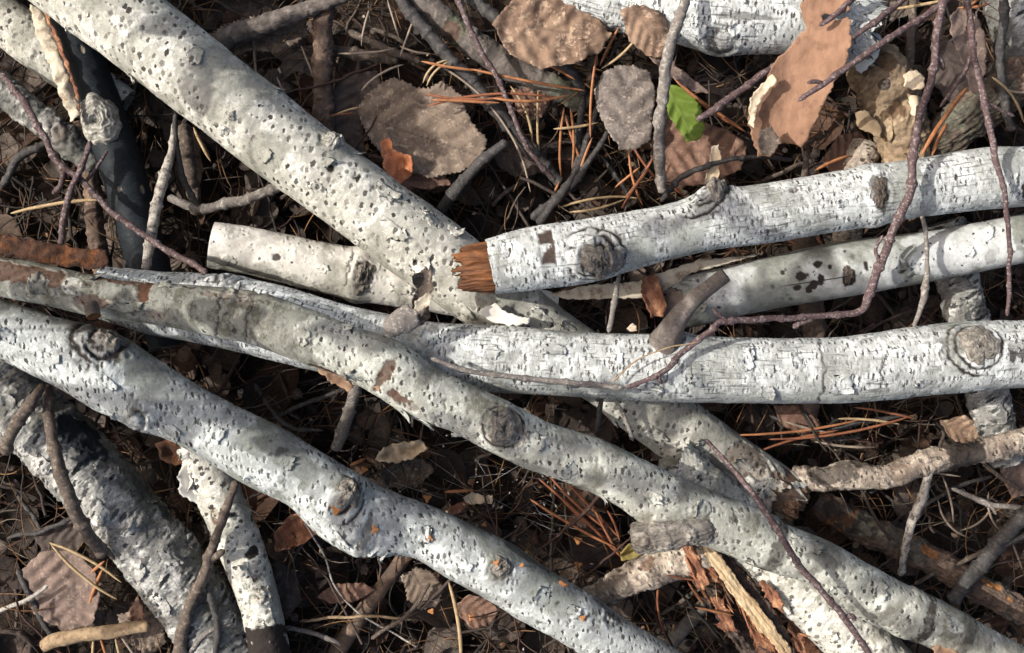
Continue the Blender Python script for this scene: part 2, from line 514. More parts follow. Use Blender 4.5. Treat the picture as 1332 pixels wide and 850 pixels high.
    for f in feats:
        kd, px, py = f[0], f[1], f[2]
        s0, t0, r = loc(px, py)
        x = S2 - s0; y = (T2 - t0) * r
        if kd == 'bump':                         # size mm, height mm
            sz, hh = f[3] * .001, f[4] * .001
            h = h + hh * np.exp(-(x ** 2 + y ** 2) / (2 * sz * sz)) * (1 + 0.3 * jn)
        elif kd == 'swell':                      # swelling all round
            sz, hh = f[3] * .001, f[4] * .001
            h = h + hh * np.exp(-(x ** 2) / (2 * sz * sz)) * (1 + 0.4 * jn)
        elif kd in ('brown', 'dark', 'green', 'white'):
            w, l = f[3] * .001, f[4] * .001      # half extents along, around
            d = np.sqrt((x / w) ** 2 + (y / l) ** 2) if len(f) < 7 else np.maximum(np.abs(x / w), np.abs(y / l))
            nzk = 0.3 if len(f) >= 7 else 1.0
            k = ss(1.12, 0.95, d + nzk * (0.55 * jn + 0.25 * jf))
            a = f[5] if len(f) > 5 else 1.0
            if kd == 'brown': brown = np.maximum(brown, k * a); h = h - 0.0014 * k; dark = dark * (1 - 0.8 * k); green = green * (1 - k)
            elif kd == 'dark': dark = np.maximum(dark, k * a); h = h - 0.0007 * k
            elif kd == 'green': green = np.maximum(green, ss(1.3, 0.6, d + 0.6 * jn) * a)
            else:
                k = ss(1.12, 0.95, d + 0.55 * jn) * a; tone = tone * (1 - k); green = green * (1 - k); dark = dark * (1 - 0.7 * k); brown = brown * (1 - k)
        elif kd == 'band':                       # ring round the log: half width mm, height mm, darkness
            w = f[3] * .001
            k = ss(1.25, 0.6, np.abs(x + 0.0035 * jn) / w)
            h = h + f[4] * .001 * k; dark = np.maximum(dark, k * f[5] * (0.75 + 0.25 * ss(-0.3, 0.3, jf)))
        elif kd == 'crack':                      # thin crack across: half length mm
            l = f[3] * .001
            k = np.exp(-((x + 0.004 * jn + 0.002 * jf) / 0.0012) ** 2) * ss(1.1, 0.8, np.abs(y) / l)
            dark = np.maximum(dark, k); h = h - 0.0012 * k
        elif kd == 'rings':                      # folded bark round an old branch: size mm
            sz = f[3] * .001
            d = np.sqrt(x ** 2 + (y * 0.9) ** 2) + 0.003 * jn + 0.0015 * jf
            env = ss(sz, sz * 0.45, d)
            rg = np.sin(d / (sz * 0.085) + 3 * jn)
            h = h + env * 0.0014 * rg
            dark = np.maximum(dark, ss(0, 0.35, env) * ss(0.25, 0.85, -rg) * f[4] * ss(-0.5, 0.25, jf))
            brown = np.maximum(brown, ss(sz * 0.8, sz * 0.1, d) * 0.55 * f[4])
        elif kd == 'arc':                        # open groove round one side of a knot: radius mm, width mm, towards picture angle, depth mm
            R0, w, an, dp = f[3] * .001, f[4] * .001, math.radians(f[5]), f[6] * .001
            d = np.sqrt(x ** 2 + y ** 2) + 0.0035 * jn + 0.0015 * jf
            sid = ss(-0.25, 0.5, (x * math.cos(an) + y * math.sin(an)) / np.maximum(np.sqrt(x ** 2 + y ** 2), 1e-4))
            k = np.exp(-((d - R0) / w) ** 2) * sid
            dark = np.maximum(dark, np.clip(1.3 * k, 0, 1)); h = h - dp * k + 0.6 * dp * np.exp(-((d - R0 + 1.8 * w) / (1.2 * w)) ** 2) * sid
    for kind_, i0, sgn in ((jag0, 0, 1), (jag1, n - 1, -1)):
        pass
    rad = (R[:, None] + h)
    V = Q[:, None, :3] + rad[..., None] * (ct[None, :, None] * Nn[:, None, :] + sn[None, :, None] * B[:, None, :])
    # ragged ends: pull rings along the axis by noise that depends on the angle
    for jg, atstart in ((jag0, True), (jag1, False)):
        if jg:
            L = jg * .001
            ph = fbm(np.stack([ct * 2.2 + sd, sn * 2.2, ct * 0], -1), 3) + 0.5 * fbm(np.stack([ct * 9 + sd, sn * 9, ct * 0], -1), 2)
            w = np.exp(-(s / (2.5 * L)) ** 2) if atstart else np.exp(-((s[-1] - s) / (2.5 * L)) ** 2)
            V = V + (w[:, None] * ph[None, :] * L)[..., None] * T[:, None, :]
    lg.V = V
    lg.tone = np.clip(tone, 0, 1)[..., None]
    lg.mask = np.clip(np.stack([dark * 0.6, brown * 0.5, green, np.ones_like(dark)], -1), 0, 1)
    lg.co = np.stack([np.repeat(s[:, None] + sd, m, 1), R[:, None] * th[None, :], R[:, None] * 0 + 0 * th[None]], -1)
    lg.dirn = ct[None, :, None] * Nn[:, None, :] + sn[None, :, None] * B[:, None, :]
    if parent is None:
        c = V[n // 2].mean(0)
        root = bpy.data.objects.new(name, None)
        root.empty_display_size = 0.05
        root.location = (c[0], c[1], float(V[n // 2][:, 2].min()))
        COL.objects.link(root)
        tag(root, label, cat, group)
    else:
        root = parent
    mask = np.stack([dark, brown, green, np.ones_like(dark)], -1).reshape(-1, 4)
    me = raw_mesh(part_name, V, grid_quads(n, m, True), {'mask': np.clip(mask, 0, 1), 'tone': np.clip(tone, 0, 1).ravel(), 'bark_co': np.stack([np.repeat(s[:, None] + sd, m, 1), R[:, None] * th[None, :], R[:, None] * 0 + 0 * th[None]], -1).reshape(-1, 3).copy()}, vec=('bark_co',))
    lg.root = root
    lg.bark = link(part_name, me, mat, root)
    return lg

def surf(lg, s0, t0, full=False):          # place on the bark and the outward direction there (arrays)
    s0 = np.clip(s0, lg.s[0], lg.s[-1])
    t0 = (np.asarray(t0) + math.pi) % (2 * math.pi) - math.pi
    fi = np.interp(s0, lg.s, np.arange(len(lg.s))); fj = np.interp(t0, lg.th, np.arange(len(lg.th)))
    i = np.clip(np.floor(fi).astype(int), 0, len(lg.s) - 2); j = np.clip(np.floor(fj).astype(int), 0, len(lg.th) - 2)
    a = (fi - i)[..., None]; b = (fj - j)[..., None]
    def g(A): return (A[i, j] * (1 - a) + A[i + 1, j] * a) * (1 - b) + (A[i, j + 1] * (1 - a) + A[i + 1, j + 1] * a) * b
    if full: return g(lg.V), g(lg.dirn), g(lg.tone)[..., 0], g(lg.mask), g(lg.co)
    return g(lg.V), g(lg.dirn)

def add_flake(lg, px, py, wid, lng, mat, lift=4, edge=1, name='bark_flake', label=None):
    """a torn scale of bark still hanging on: wid along the log, lng round it (mm); one edge lifts"""
    s0, t0, r = lg.loc(px, py)
    sd = px * 0.37 + py * 0.11
    a = np.linspace(-1, 1, 11); b = np.linspace(-1, 1, 9)
    A, Bb = np.meshgrid(a, b, indexing='ij')
    jg = fbm(np.stack([A * 1.6 + sd, Bb * 1.6, A * 0 + sd], -1), 3)
    jg2 = fbm(np.stack([A * 5 + sd, Bb * 5 + 7, A * 0], -1), 2)
    ext = 1 - 0.25 * np.maximum(A ** 2 + Bb ** 2 - 1, 0)
    sa = s0 + (A * ext + 0.35 * jg + 0.15 * jg2) * wid * .0005
    tb = t0 + (Bb * ext + 0.35 * jg[::-1] + 0.15 * jg2[:, ::-1]) * lng * .0005 / r
    P, D, tn, mk, cx = surf(lg, sa, tb, True)
    e = (edge * A + 1) / 2
    lf = 0.0002 + lift * .001 * e ** 2.6 * (0.7 + 0.7 * jg) + 0.0004 * jg2 * e
    V1 = P + D * lf[..., None]
    V0 = V1 - D * 0.0009
    n, m = 11, 9
    q = grid_quads(n, m, False)
    V = np.concatenate([V1.reshape(-1, 3), V0.reshape(-1, 3)])
    k = n * m
    bd = [i * m for i in range(n)] + [(n - 1) * m + j for j in range(1, m)] + [i * m + m - 1 for i in range(n - 2, -1, -1)] + [j for j in range(m - 2, 0, -1)]
    side = [(bd[x], bd[(x + 1) % len(bd)], bd[(x + 1) % len(bd)] + k, bd[x] + k) for x in range(len(bd))]
    tn = np.clip(tn.ravel() + 0.35 * jg.ravel() - 0.3 * e.ravel(), 0, 1); mk = mk.reshape(-1, 4); cx = cx.reshape(-1, 3) + np.array([0.4, 0.2, 0])
    me = raw_mesh(name, V, np.concatenate([q, q[:, ::-1] + k, np.array(side)]), {'tone': np.concatenate([tn, np.clip(tn + 0.5, 0, 1)]), 'mask': np.concatenate([mk, mk]), 'bark_co': np.concatenate([cx, cx])}, vec=('bark_co',))
    o = link(name, me, mat, lg.root)
    if label: o['label'] = label
    return o

def add_knot(lg, px, py, rad, mat, hh=4, pit=0.25, rings=7, sx=1.0, name='knot', irr=0.3, label=None):
    """ringed eye of an old branch; rad, hh in mm"""
    s0, t0, r = lg.loc(px, py)
    q = np.linspace(0, 1, 30); ph = np.linspace(0, 2 * math.pi, 73)[:-1]
    Qq, Ph = np.meshgrid(q, ph, indexing='ij')
    sd = px * .13 + py
    wob = 1 + irr * 1.6 * fbm(np.stack([np.cos(Ph) * 1.3 + sd, np.sin(Ph) * 1.3, Qq * 0.6], -1), 3)
    rho = Qq * rad * .001 * wob
    nz = fbm(np.stack([np.cos(Ph) * Qq * 5 + sd, np.sin(Ph) * Qq * 5, Ph * 0], -1), 3)
    ring = np.sin(Qq * rings * 2 * math.pi * (1 + 0.05 * nz) + 2.4 * nz)
    P, D = surf(lg, s0 + rho * np.cos(Ph) * sx, t0 + rho * np.sin(Ph) / r)
    P0, D0 = surf(lg, np.array(s0), np.array(t0))
    prof = (1 - Qq ** 3) * hh - hh * 0.75 * np.exp(-(Qq / pit) ** 2) * (pit > 0) + 0.11 * hh * ring * (1 - Qq * 0.5) + 0.12 * hh * nz
    prof = prof - 2.2 * ss(0.88, 1.0, Qq)
    Dm = D * 0.35 + D0 * 0.65
    V = P + Dm * (prof * .001)[..., None]
    tn = np.clip(0.5 + 0.42 * ring + 0.6 * nz, 0, 1)
    dk = np.clip(0.85 * np.exp(-(Qq / (pit * 0.6 + 0.03)) ** 2) * (pit > 0) + 0.75 * ss(0.2, 0.9, -ring) * ss(-.35, .2, nz), 0, 1)
    me = raw_mesh(name, V, grid_quads(30, 72, True)[:, ::-1], {'tone': tn.ravel(), 'mask': np.stack([dk, dk * 0, dk * 0, dk * 0 + 1], -1).reshape(-1, 4)})
    o = link(name, me, mat, lg.root)
    if label: o['label'] = label
    return o

def add_end(lg, mat, start=True, name='cut_end', rough=1.5, bulge=0.0, inset=0.0, scale=0.985):
    i = 0 if start else len(lg.s) - 1
    ringv = lg.V[i]; c = ringv.mean(0); T = lg.T[i] * (-1 if start else 1)
    m = len(lg.th)
    q = np.linspace(1, 0, 14)
    nz = fbm(np.stack([np.outer(q, np.cos(lg.th)) * 4, np.outer(q, np.sin(lg.th)) * 4, np.zeros((14, m)) + _seed[0]], -1), 3)
    V = c + (ringv - c)[None] * (q * scale)[:, None, None] + T * (rough * .001 * nz + bulge * .001 * (1 - q ** 2)[:, None] - inset * .001 * (q < 0.999)[:, None])[..., None]
    ring = np.sin(q * 26)[:, None] + nz
    quads = grid_quads(14, m, True)
    if start: quads = quads[:, ::-1]
    me = raw_mesh(name, V, quads, {'tone': np.clip(0.5 + 0.4 * ring, 0, 1).ravel(), 'mask': np.concatenate([np.clip(ss(.1, .5, nz), 0, 1).reshape(-1, 1) * 0.5, np.zeros((14 * m, 2)), np.ones((14 * m, 1))], 1)})
    return link(name, me, mat, lg.root)

# ---------------------------------------------------------------- twigs: thin tubes with nodes and buds
def tube_arrays(pts, ds, m, rough=0.18, seed=0.0, wig=0.0, node=0.0):
    s, Q = spline(pts, ds)
    n = len(s)
    if wig:
        w = np.stack([fbm(np.stack([s * 22 + seed + k * 9, s * 0 + seed, s * 0], -1), 2) for k in range(3)], 1)
        w[:, 2] *= 0.5
        Q[:, :3] += w * wig
    T, Nn, B = frames(Q)
    th = np.linspace(0, 2 * math.pi, m, endpoint=False)
    nz = fbm(np.stack([np.repeat(s[:, None], m, 1) * 60 + seed, np.cos(th)[None] + 0 * s[:, None], np.sin(th)[None] + 0 * s[:, None]], -1), 3)
    rr = Q[:, 3][:, None] * (1 + rough * nz)
    if node:
        rs = np.random.default_rng(int(seed * 10) % 9999 + 5)
        p = 0.0
        while p < s[-1]:
            p += rs.uniform(0.02, 0.055)
            rr = rr * (1 + node * np.exp(-((s - p) / 0.0022) ** 2))[:, None]
    rr[0] *= 0.3; rr[-1] *= 0.3
    V = Q[:, None, :3] + rr[..., None] * (np.cos(th)[None, :, None] * Nn[:, None] + np.sin(th)[None, :, None] * B[:, None])
    return V, grid_quads(n, m, True), nz, s, Q

def make_twig(name, label, cat, pts, mat, group=None, m=9, wig=0.002, node=0.35, rough=0.2, shoots=(), parent=None, ds=0.003):
    sd = pts[0][0] * 0.173 + pts[0][1] * 0.091
    V, F, nz, s, Q = tube_arrays(wpts(pts), ds, m, rough, sd, wig, node)
    n = len(s)
    root = None
    me = raw_mesh(name, V, F, {'tone': np.clip(0.5 + nz, 0, 1).ravel()})
    if parent is None:
        c = Q[:, :3].mean(0)
        me.transform(__import__('mathutils').Matrix.Translation(Vector((-c[0], -c[1], -float(Q[:, 2].min())))))
        o = link(name, me, mat)
        o.location = (c[0], c[1], float(Q[:, 2].min()))
        tag(o, label, cat, group)
    else:
        o = link(name, me, mat, parent)
    for sh in shoots:
        V, F, nz, s, Q = tube_arrays(wpts(sh), 0.003, 7, rough, sd + sh[0][0], wig * 0.6, node)
        me2 = raw_mesh('side_shoot', V, F, {'tone': np.clip(0.5 + nz, 0, 1).ravel()})
        link('side_shoot', me2, mat, o)
    return o

# ---------------------------------------------------------------- sheets: leaves and bark, any outline, real curl and thickness
def make_sheet(name, label, cat, outline, z, mat, tilt=(0, 0), axis=None, bow=0.0, fold=0.0, wob=4.0, jag=1.2, ser=0.0, step=3.0,
               group=None, thick=0.5, veins=0, parent=None, curl=0.0, dome=0.0, wf=28, fib=0.0):
    """outline in picture points, z mm at its middle; tilt in mm per 100 mm right / up; bow = mm of rise at the sides of the axis"""
    sd = outline[0][0] * .21 + outline[0][1] * .17
    O = np.array([WP(p[0], p[1], z * .001)[:2] for p in outline])
    c0 = O.mean(0)
    if axis is None:
        u, w_, vt = np.linalg.svd(O - c0); ax = vt[0]; a0 = c0 - ax * 0.03; a1 = c0 + ax * 0.03
    else:
        a0 = WP(axis[0], axis[1], z * .001)[:2]; a1 = WP(axis[2], axis[3], z * .001)[:2]
        ax = (a1 - a0) / np.linalg.norm(a1 - a0)
    pr = np.array([-ax[1], ax[0]])
    st = step * .001
    B = []
    L = 0.0
    for i in range(len(O)):
        a, b = O[i], O[(i + 1) % len(O)]
        d = np.linalg.norm(b - a); k = max(1, int(d / (st * (0.4 if ser else 0.6))))
        nrm = np.array([b[1] - a[1], a[0] - b[0]]) / max(d, 1e-9)
        for t in range(k):
            p = a + (b - a) * t / k
            j = float(fbm(np.array([[p[0] * 120 + sd, p[1] * 120, sd]]), 3)[0]) * jag * .001
            if ser:
                L += d / k
                j += ser * .0018 * (((L / 0.0062) % 1.0) - 0.5)
            B.append(p + nrm * j)
    B = np.array(B)
    lo, hi = B.min(0), B.max(0)
    gx, gy = np.meshgrid(np.arange(lo[0], hi[0], st), np.arange(lo[1], hi[1], st * 0.87))
    gx = gx + (np.arange(gx.shape[0]) % 2)[:, None] * st * 0.5
    G = np.stack([gx.ravel(), gy.ravel()], 1)
    inside = np.zeros(len(G), bool)
    x1, y1 = B[:, 0], B[:, 1]; x2, y2 = np.roll(x1, -1), np.roll(y1, -1)
    for i in range(len(B)):
        cnd = ((y1[i] > G[:, 1]) != (y2[i] > G[:, 1])) & (G[:, 0] < (x2[i] - x1[i]) * (G[:, 1] - y1[i]) / (y2[i] - y1[i] + 1e-12) + x1[i])
        inside ^= cnd
    dm = np.min(np.hypot(G[:, None, 0] - B[None, :, 0], G[:, None, 1] - B[None, :, 1]), axis=1)
    G = G[inside & (dm > st * 0.45)]
    A = np.concatenate([B, G])
    ed = [(i, (i + 1) % len(B)) for i in range(len(B))]
    res = geometry.delaunay_2d_cdt([Vector(p) for p in A], ed, [], 1, 1e-7)
    X = np.array([(v.x, v.y) for v in res[0]])
    tris = np.array([f for f in res[2] if len(f) == 3])
    dmb = np.min(np.hypot(X[:, None, 0] - B[None, :, 0], X[:, None, 1] - B[None, :, 1]), axis=1)
    u = (X - a0) @ ax; v = (X - a0) @ pr
    hv = max(abs(v).max(), 1e-5); hu = max(abs(u).max(), 1e-5)
    zz = z * .001 + (X[:, 0] - c0[0]) * tilt[0] * .01 + (X[:, 1] - c0[1]) * tilt[1] * .01
    zz = zz + bow * .001 * (v / hv) ** 2 + fold * .001 * np.abs(v / hv) + curl * .001 * (u / hu) ** 2
    P3 = np.stack([X[:, 0] * wf + sd, X[:, 1] * wf, X[:, 0] * 0 + sd], 1)
    zz = zz + wob * .001 * fbm(P3, 3) * 0.8
    if fib: zz = zz + fib * .001 * fbm(np.stack([u * 14 + sd, v * 420, u * 0], 1), 3)
    zz = zz + dome * .001 * ss(0.012, 0.0, dmb)
    vein = np.zeros(len(X))
    if veins:
        mid = np.exp(-(v / 0.0011) ** 2)
        per = hu / veins
        tt = (u - np.abs(v) * 0.75) / per
        d = np.abs((tt + 0.5) % 1.0 - 0.5) * per
        sv = np.exp(-(d / 0.0009) ** 2)
        vein = np.clip(np.maximum(mid, 0.8 * sv), 0, 1)
        zz = zz + 0.0008 * vein + 0.0016 * np.cos(tt * 2 * math.pi) * ss(0, 0.01, np.abs(v))
    top = np.column_stack([X, zz])
    nv = len(X); t = thick * .001
    # thickness: a second skin underneath and a rim
    from collections import Counter
    e = np.concatenate([tris[:, [0, 1]], tris[:, [1, 2]], tris[:, [2, 0]]])
    key = np.sort(e, 1)
    cnt = Counter(map(tuple, key.tolist()))
    rim = [(b_, a_, a_ + nv, b_ + nv) for a_, b_ in e.tolist() if cnt[(min(a_, b_), max(a_, b_))] == 1]
    bot = top.copy(); bot[:, 2] -= t
    cen = np.array([c0[0], c0[1], float(zz.min())]) if parent is None else np.zeros(3)
    me = raw_mesh(name, np.concatenate([top, bot]) - cen, np.array(rim), {'vein': np.concatenate([vein, vein]), 'tone': np.concatenate([np.clip(dmb / 0.01, 0, 1)] * 2), 'tint': np.ones((2 * nv, 4))},
                  tris=np.concatenate([tris, tris[:, ::-1] + nv]))
    o = link(name, me, mat, parent)
    if parent is None:
        o.location = cen
        tag(o, label, cat, group)
    elif label:
        o['label'] = label
    return o

# ---------------------------------------------------------------- materials of the pile
WARM = bark_mat('birch_bark_warm', (0.69, 0.67, 0.60), (0.45, 0.435, 0.37), green=(0.30, 0.30, 0.25), dot=0.0, paper=1.0, scales=(92, 62, 0.275, 0.05, 0.95, 0.3))
COOL = bark_mat('birch_bark_cool', (0.70, 0.725, 0.70), (0.45, 0.465, 0.445), green=(0.28, 0.29, 0.25), dash=0.45, hair=0.7, paper=1.0, scales=(210, 62, 0.31, 0.15, 0.97, 0.0), brown=(0.075, 0.055, 0.045), brown2=(0.045, 0.033, 0.028))
GREY = bark_mat('birch_bark_grey', (0.58, 0.605, 0.58), (0.31, 0.325, 0.315), green=(0.20, 0.21, 0.17), dash=0.2, dot=0.0, paper=0.8, scales=(150, 60, 0.29, 0.06, 0.95, 0.5))
SPECKB = bark_mat('birch_bark_specked', (0.58, 0.59, 0.57), (0.36, 0.37, 0.355), green=(0.20, 0.21, 0.17), paper=0.45, scales=(85, 80, 0.13, 0.45, 0.95, 0.0))
CREAMB = bark_mat('birch_bark_cream', (0.74, 0.71, 0.65), (0.58, 0.55, 0.49), green=(0.30, 0.29, 0.24), paper=0.35, scales=(85, 70, 0.17, 0.2, 0.35, 0.0))
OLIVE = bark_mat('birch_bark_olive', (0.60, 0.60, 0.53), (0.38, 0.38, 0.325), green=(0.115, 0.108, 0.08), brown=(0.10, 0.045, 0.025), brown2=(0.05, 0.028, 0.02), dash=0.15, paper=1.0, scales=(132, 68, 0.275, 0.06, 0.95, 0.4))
ROUGHB = bark_mat('birch_bark_rough', (0.56, 0.55, 0.51), (0.20, 0.195, 0.18), dark=(0.018, 0.021, 0.024), green=(0.10, 0.10, 0.085), speck=0.7, dash=0.6, hair=0.4, paper=1.0, scales=(95, 32, 0.32, 0.15, 0.95, 0.3))
BLACKB = bark_mat('blue_black_bark', (0.009, 0.0125, 0.016), (0.014, 0.018, 0.022), dark=(0.008, 0.009, 0.011), brown=(0.25, 0.22, 0.17), brown2=(0.12, 0.1, 0.08), rough=0.55, spec=0.12, speck=0.02, speckcol=(0.05, 0.05, 0.05), green=(0.03, 0.033, 0.03), dash=0.4, paper=0.25)
DEADB = bark_mat('dead_branch_bark', (0.23, 0.155, 0.11), (0.095, 0.063, 0.046), dark=(0.02, 0.018, 0.016), brown=(0.32, 0.15, 0.055), brown2=(0.16, 0.07, 0.03), green=(0.16, 0.16, 0.12), rough=0.8, hair=0.6, paper=0.9)
PALEB = bark_mat('pale_branch_bark', (0.52, 0.45, 0.36), (0.30, 0.24, 0.19), dark=(0.03, 0.026, 0.024), brown=(0.14, 0.075, 0.045), brown2=(0.06, 0.04, 0.03), green=(0.2, 0.19, 0.14), rough=0.75, dash=0.7, hair=0.6, scales=(150, 70, 0.27, 0.3, 0.85, 0.3), paper=0.9)
TANB = bark_mat('tan_rotten_wood', (0.40, 0.30, 0.19), (0.23, 0.16, 0.10), dark=(0.03, 0.025, 0.02), brown=(0.16, 0.10, 0.06), brown2=(0.09, 0.06, 0.035), rough=0.85, paper=0.8)
STUBB = bark_mat('stub_bark', (0.20, 0.17, 0.15), (0.10, 0.083, 0.072), dark=(0.03, 0.026, 0.024), rough=0.8, speckcol=(0.35, 0.33, 0.3), dot=0.4, hair=0.3, paper=0.8)
FLAKE = bark_mat('bark_flake_pale', (0.74, 0.71, 0.64), (0.52, 0.48, 0.42), speck=0.3)
FLAKEC = bark_mat('bark_flake_cool', (0.78, 0.79, 0.78), (0.55, 0.56, 0.55), speck=0.3)
FLAKEG = bark_mat('bark_flake_grey', (0.52, 0.51, 0.47), (0.28, 0.27, 0.25), speck=0.5)
KNOTG = bark_mat('knot_grey', (0.36, 0.33, 0.28), (0.13, 0.115, 0.10), dark=(0.03, 0.026, 0.022), rough=0.85, paper=0.5)
KNOTP = bark_mat('knot_pale', (0.62, 0.60, 0.53), (0.22, 0.21, 0.18), dark=(0.06, 0.055, 0.045), rough=0.85, paper=0.5)
KNOTD = bark_mat('knot_dark', (0.16, 0.13, 0.105), (0.055, 0.045, 0.038), dark=(0.015, 0.012, 0.01), rough=0.85, paper=0.5)
WOODO = bark_mat('fresh_orange_wood', (0.25, 0.098, 0.034), (0.085, 0.033, 0.014), dark=(0.05, 0.022, 0.012), rough=0.6, speck=0.15, speckcol=(0.6, 0.4, 0.2), hair=0.5, paper=0.6)
WOODB = bark_mat('brown_wood_end', (0.30, 0.19, 0.12), (0.14, 0.08, 0.05), dark=(0.03, 0.02, 0.015), rough=0.8)
MAROON = plain_mat('maroon_twig_bark', (0.058, 0.033, 0.034), (0.10, 0.064, 0.062), 160, 0.55, c3=(0.26, 0.22, 0.21), s3=260)
GREYTW = plain_mat('grey_twig_bark', (0.20, 0.175, 0.155), (0.105, 0.09, 0.08), 180, 0.8, c3=(0.34, 0.32, 0.28), s3=200)
DARKTW = plain_mat('dark_wet_twig_bark', (0.028, 0.026, 0.026), (0.055, 0.05, 0.047), 150, 0.55, c3=(0.10, 0.09, 0.08), s3=220)
BROWNTW = plain_mat('brown_twig_bark', (0.105, 0.08, 0.063), (0.052, 0.04, 0.032), 170, 0.75, c3=(0.20, 0.16, 0.125), s3=150)
TANTW = plain_mat('tan_stick_bark', (0.36, 0.26, 0.155), (0.21, 0.145, 0.085), 140, 0.75, c3=(0.16, 0.10, 0.06), s3=120)
WHITETW = plain_mat('whitish_twig_bark', (0.42, 0.39, 0.34), (0.18, 0.155, 0.135), 150, 0.75, c3=(0.06, 0.05, 0.045), s3=150)

S_A = dict(und=0.039, med=0.00018, flake=0.00024, ff=42, edge=0.45, anis=(1.0, 0.8, 0.8), green=0.16,
           lent=dict(n=243, w=0.0029, l=0.0034, lip=0.00046, dep=0.00026, var=0.35, angv=0.6, k=0.8))
S_C = dict(und=0.028, med=0.00010, flake=0.00012, ff=60, edge=0.3, wrinkle=0.75, wt=-0.15, green=0.05,
           lent=dict(n=405, w=0.0013, l=0.0044, lip=0.00008, dep=0.00007, var=0.35, angv=0.15, k=0.75))
S_D = dict(und=0.028, med=0.00012, flake=0.00014, ff=50, edge=0.3, wrinkle=0.2, wt=0.2, green=0.2,
           lent=dict(n=690, w=0.0016, l=0.0024, lip=0.00015, dep=0.00010, var=0.45, angv=0.5, k=0.95))
S_E = dict(und=0.028, med=0.00013, flake=0.00019, ff=62, edge=0.4, wrinkle=0.0, cross=0.35, green=0.05, anis=(0.8, 1, 1),
           lent=dict(n=414, w=0.0015, l=0.0048, lip=0.00021, dep=0.00012, var=0.4, angv=0.2, k=0.7))
S_F = dict(und=0.034, med=0.00016, flake=0.00017, ff=48, edge=0.4, cross=0.3, green=0.02,
           lent=dict(n=351, w=0.0020, l=0.0040, lip=0.00037, dep=0.00019, var=0.35, ang=0.5, angv=0.25, k=0.85))
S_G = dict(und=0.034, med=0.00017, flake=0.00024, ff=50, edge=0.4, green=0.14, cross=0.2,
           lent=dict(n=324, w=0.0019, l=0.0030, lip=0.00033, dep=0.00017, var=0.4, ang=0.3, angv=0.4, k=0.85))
S_I = dict(und=0.09, med=0.0014, flake=0.0011, ff=60, edge=0.7, cross=0.8, wrinkle=0.3, green=0.22, anis=(1, 0.55, 0.55),
           lent=dict(n=3000, w=0.0011, l=0.0040, lip=0.0018, dep=0.0012, var=0.5, ang=0.2, angv=0.3, k=0.9))
S_J = dict(und=0.056, med=0.00054, flake=0.00035, ff=60, edge=0.5, green=0.10,
           lent=dict(n=2600, w=0.0013, l=0.0022, lip=0.00038, dep=0.00020, var=0.5, angv=0.4, k=0.9))
S_K = dict(und=0.03, med=0.0003, flake=0.0001, ff=50, edge=0.1, cross=0.3,
           lent=dict(n=700, w=0.0008, l=0.0035, lip=0.0002, dep=0.0005, k=0.7))
S_P = dict(und=0.16, med=0.002, flake=0.0012, ff=60, edge=0.6, ridge=0.0012, rd=0.5, brown=-0.25, green=0.08)
S_Q = dict(und=0.07, med=0.0014, flake=0.0010, ff=70, edge=0.6, cross=0.7, wrinkle=0.3)
S_W = dict(und=0.06, med=0.0008, ridge=0.0016, rf=(14, 150, 150), rd=0.7)
S_T = dict(und=0.16, med=0.0025, flake=0.0012, ff=55, edge=0.4, ridge=0.0014, rf=(90, 45, 45), rd=0.45, brown=0.15)

# ---------------------------------------------------------------- the birch logs
A = make_log('birch_log', 'thick spotted birch log running from the upper left down under the whitish log', 'log',
    [(-120, -196, 44, 55), (30, -75, 40, 55), (136, 7, 34, 54), (225, 75, 26, 53), (330, 157, 16, 51.5), (420, 226, 8, 50), (500, 285, 0, 50), (575, 340, -12, 49), (640, 388, -22, 47), (700, 430, -32, 42),
     (780, 484, -46, 40), (880, 557, -62, 42), (960, 612, -72, 40), (1030, 655, -78, 36)],
    WARM, S_A, [('bump', 438, 190, 10, 7), ('rings', 432, 186, 22, 0.8), ('green', 330, 110, 60, 25, 0.7), ('green', 450, 200, 40, 30, 0.6),
                ('dark', 433, 222, 5.5, 6, 1), ('dark', 467, 232, 6, 6, 1), ('white', 456, 222, 16, 12), ('white', 100, 60, 60, 40, 0.9), ('white', 350, 150, 22, 14),
                ('white', 420, 290, 30, 26, 0.7), ('dark', 335, 85, 6, 5, 0.8), ('white', 205, 110, 26, 20, 0.8), ('bump', 308, 157, 5, 3),
                ('brown', 1010, 640, 22, 40, 0.9), ('brown', 965, 590, 30, 22, 0.6), ('rings', 985, 610, 30, 0.7), ('green', 850, 520, 60, 30, 0.5), ('dark', 930, 610, 30, 14, 0.7)],
    group='birch logs of the pile', jag1=14)
add_end(A, WOODB, False, rough=9, bulge=10)
B = make_log('birch_log', 'short smooth birch piece with clean cut left end under the thick spotted log', 'log',
    [(275, 319, -44, 30), (340, 330, -52, 31), (420, 348, -62, 32), (470, 358, -68, 33), (540, 372, -78, 30), (640, 392, -92, 29), (720, 410, -100, 28)],
    CREAMB, dict(und=0.03, med=0.0005, flake=0.0003, ff=40, edge=0.2, wrinkle=0.15, green=-0.1,
               lent=dict(n=5200, w=0.0011, l=0.0024, lip=0.0007, dep=0.0005, var=0.3, angv=0.15, k=0.35)),
    [('dark', 362, 336, 5, 5, 0.9), ('swell', 466, 358, 9, 5), ('arc', 462, 358, 14, 3, 0, 2), ('rings', 470, 358, 24, 0.9), ('crack', 455, 350, 30), ('green', 330, 352, 70, 14, 0.8)], group='birch logs of the pile')
add_end(B, WOODB, True, rough=1.5)
